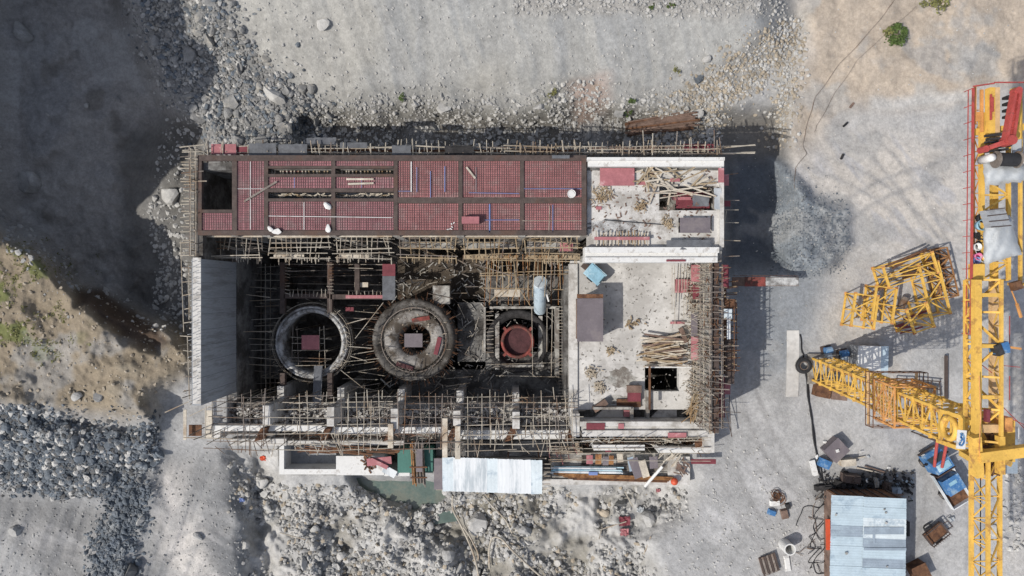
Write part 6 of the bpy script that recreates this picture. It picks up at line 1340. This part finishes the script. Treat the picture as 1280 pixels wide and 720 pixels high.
rope_coil(968, 618, .35, 'black hose loop in the small yard litter'); rope_coil(973, 622, .45, 'second hose loop in the small yard litter')
for px, py in ((1158, 640), (1150, 632)): pass
for px, py, m, lab in [(1057, 155, 'black_cable', 'little black scrap by the cable on the tan ground'), (1064, 131, 'brown_timber', 'short dark stake on the path edge'), (1053, 196, 'black_scrap', 'black scrap on the pale sand')]:
    solo(MB().obox(gat(px, py, .1), (.5, .16, .15), U(.2, 1.2)), 'scrap', m, lab, 'scrap')
# bent pipes and cloth in the rubble below the powerhouse
def pipe(pts, r, lab, m='pale_pole'):
    P_ = [gat(x, y, dz) for x, y, dz in pts]; Q_ = []
    for j in range(len(P_) - 1):
        p0, p1, p2, p3 = P_[max(j - 1, 0)], P_[j], P_[j + 1], P_[min(j + 2, len(P_) - 1)]
        for k_ in range(8): s = k_ / 8; Q_.append(.5 * ((2 * p1) + (p2 - p0) * s + (2 * p0 - 5 * p1 + 4 * p2 - p3) * s * s + (3 * p1 - p0 - 3 * p2 + p3) * s ** 3))
    Q_.append(P_[-1]); solo(MB().path(Q_, r, 8), 'bent_pipe', m, lab, 'pipe', None, None, True)
pipe([(567, 612, 1.6), (569, 632, 1.2), (578, 655, .6), (592, 690, .4), (600, 725, .4)], .09, 'long pale pipe bending down from the white roof')
pipe([(580, 655, .7), (588, 668, .6), (598, 690, .5), (597, 705, .4)], .08, 'second pale pipe bending beside the long one')
pipe([(612, 708, .5), (611, 682, .9), (616, 668, 1.0), (626, 668, 1.0), (640, 684, .7), (665, 708, .4), (690, 730, .4)], .09, 'pale pipe looping in a hook through the rubble')
pipe([(605, 617, .7), (616, 630, .6), (632, 648, .5), (640, 664, .5)], .07, 'short straight pale pipe in the brown earth bay')
for a, b, lab in [((752, 656), (748, 672), 'pale stick standing below the yellowish block'), ((748, 660), (782, 650), 'pale stick lying toward the red cloth'), ((812, 668), (804, 690), 'pale stick at the rubble edge'), ((780, 612), (790, 632), 'pale batten under the rusty beams'), ((383, 672), (352, 665), 'thin pale stick on the rubble mound')]: solo(MB().tube(gat(*a, .5), gat(*b, .4), .05, 6), 'stick', 'pale_pole', lab, 'stick')
for px, py, w, m, lab in [(780, 650, .8, 'dark_red_ply', 'dark red cloth on the rubble beside the broad boulder'), (779, 665, .6, 'pink_ply', 'faded pink cloth below the dark red one'), (330, 573, .4, 'orange_red', 'red scrap in the rubble beside the basin'), (305, 625, .35, 'blue_pvc', 'blue scrap on the rubble edge near the truck road'), (822, 612, .3, 'pink_ply', 'pink scrap just below the white pole'), (800, 637, .5, 'tarp_grey', 'grey scrap by the rubble edge')]:
    g_ = gat(px, py); mb = MB(); n = 6
    for j in range(n + 1):
        for i in range(n + 1): mb.v.append(g_ + Vector(((i / n - .5) * w * 1.3 + U(-.05, .05), (j / n - .5) * w + U(-.05, .05), .3 + U(-.08, .08))))
    for j in range(n):
        for i in range(n): k_ = j * (n + 1) + i; mb.f.append((k_, k_ + 1, k_ + n + 2, k_ + n + 1))
    solo(mb, 'cloth_scrap', m, lab, 'cloth')
# ---------------------------------------------------------------- sky, sun, camera
W = bpy.data.worlds.new('World'); S.world = W; W.use_nodes = True; nt = W.node_tree
EL, AZ = math.radians(47), Vector((-.90, -.44, 0)).normalized()      # towards the sun
sk = nt.nodes.new('ShaderNodeTexSky'); sk.sky_type = 'NISHITA'; sk.sun_disc = False; sk.sun_elevation = EL; sk.sun_rotation = math.atan2(AZ.x, AZ.y); sk.dust_density = 3.0; sk.air_density = .8; sk.altitude = 1200
hs = nt.nodes.new('ShaderNodeHueSaturation'); hs.inputs['Saturation'].default_value = .6; nt.links.new(sk.outputs[0], hs.inputs['Color']); nt.links.new(hs.outputs[0], nt.nodes['Background'].inputs[0]); nt.nodes['Background'].inputs[1].default_value = .15
sd = bpy.data.lights.new('sun', 'SUN'); sd.energy = 3.0; sd.angle = math.radians(.55); sd.color = (1, .95, .88); so = bpy.data.objects.new('sun', sd); COL.objects.link(so)
dirn = -(AZ * math.cos(EL) + Vector((0, 0, math.sin(EL)))); so.rotation_euler = dirn.to_track_quat('-Z', 'Y').to_euler(); so.location = (-40, -20, 60)
cd = bpy.data.cameras.new('camera'); cd.sensor_width = 36; cd.lens = 24; cd.clip_end = 2000; cam = bpy.data.objects.new('camera', cd); COL.objects.link(cam); cam.location = (0, 0, CH); S.camera = cam
S.view_settings.view_transform = 'Standard'; S.view_settings.look = 'None'; S.view_settings.exposure = 0.34; S.view_settings.gamma = 1
S.cycles.max_bounces = 6; S.cycles.diffuse_bounces = 3
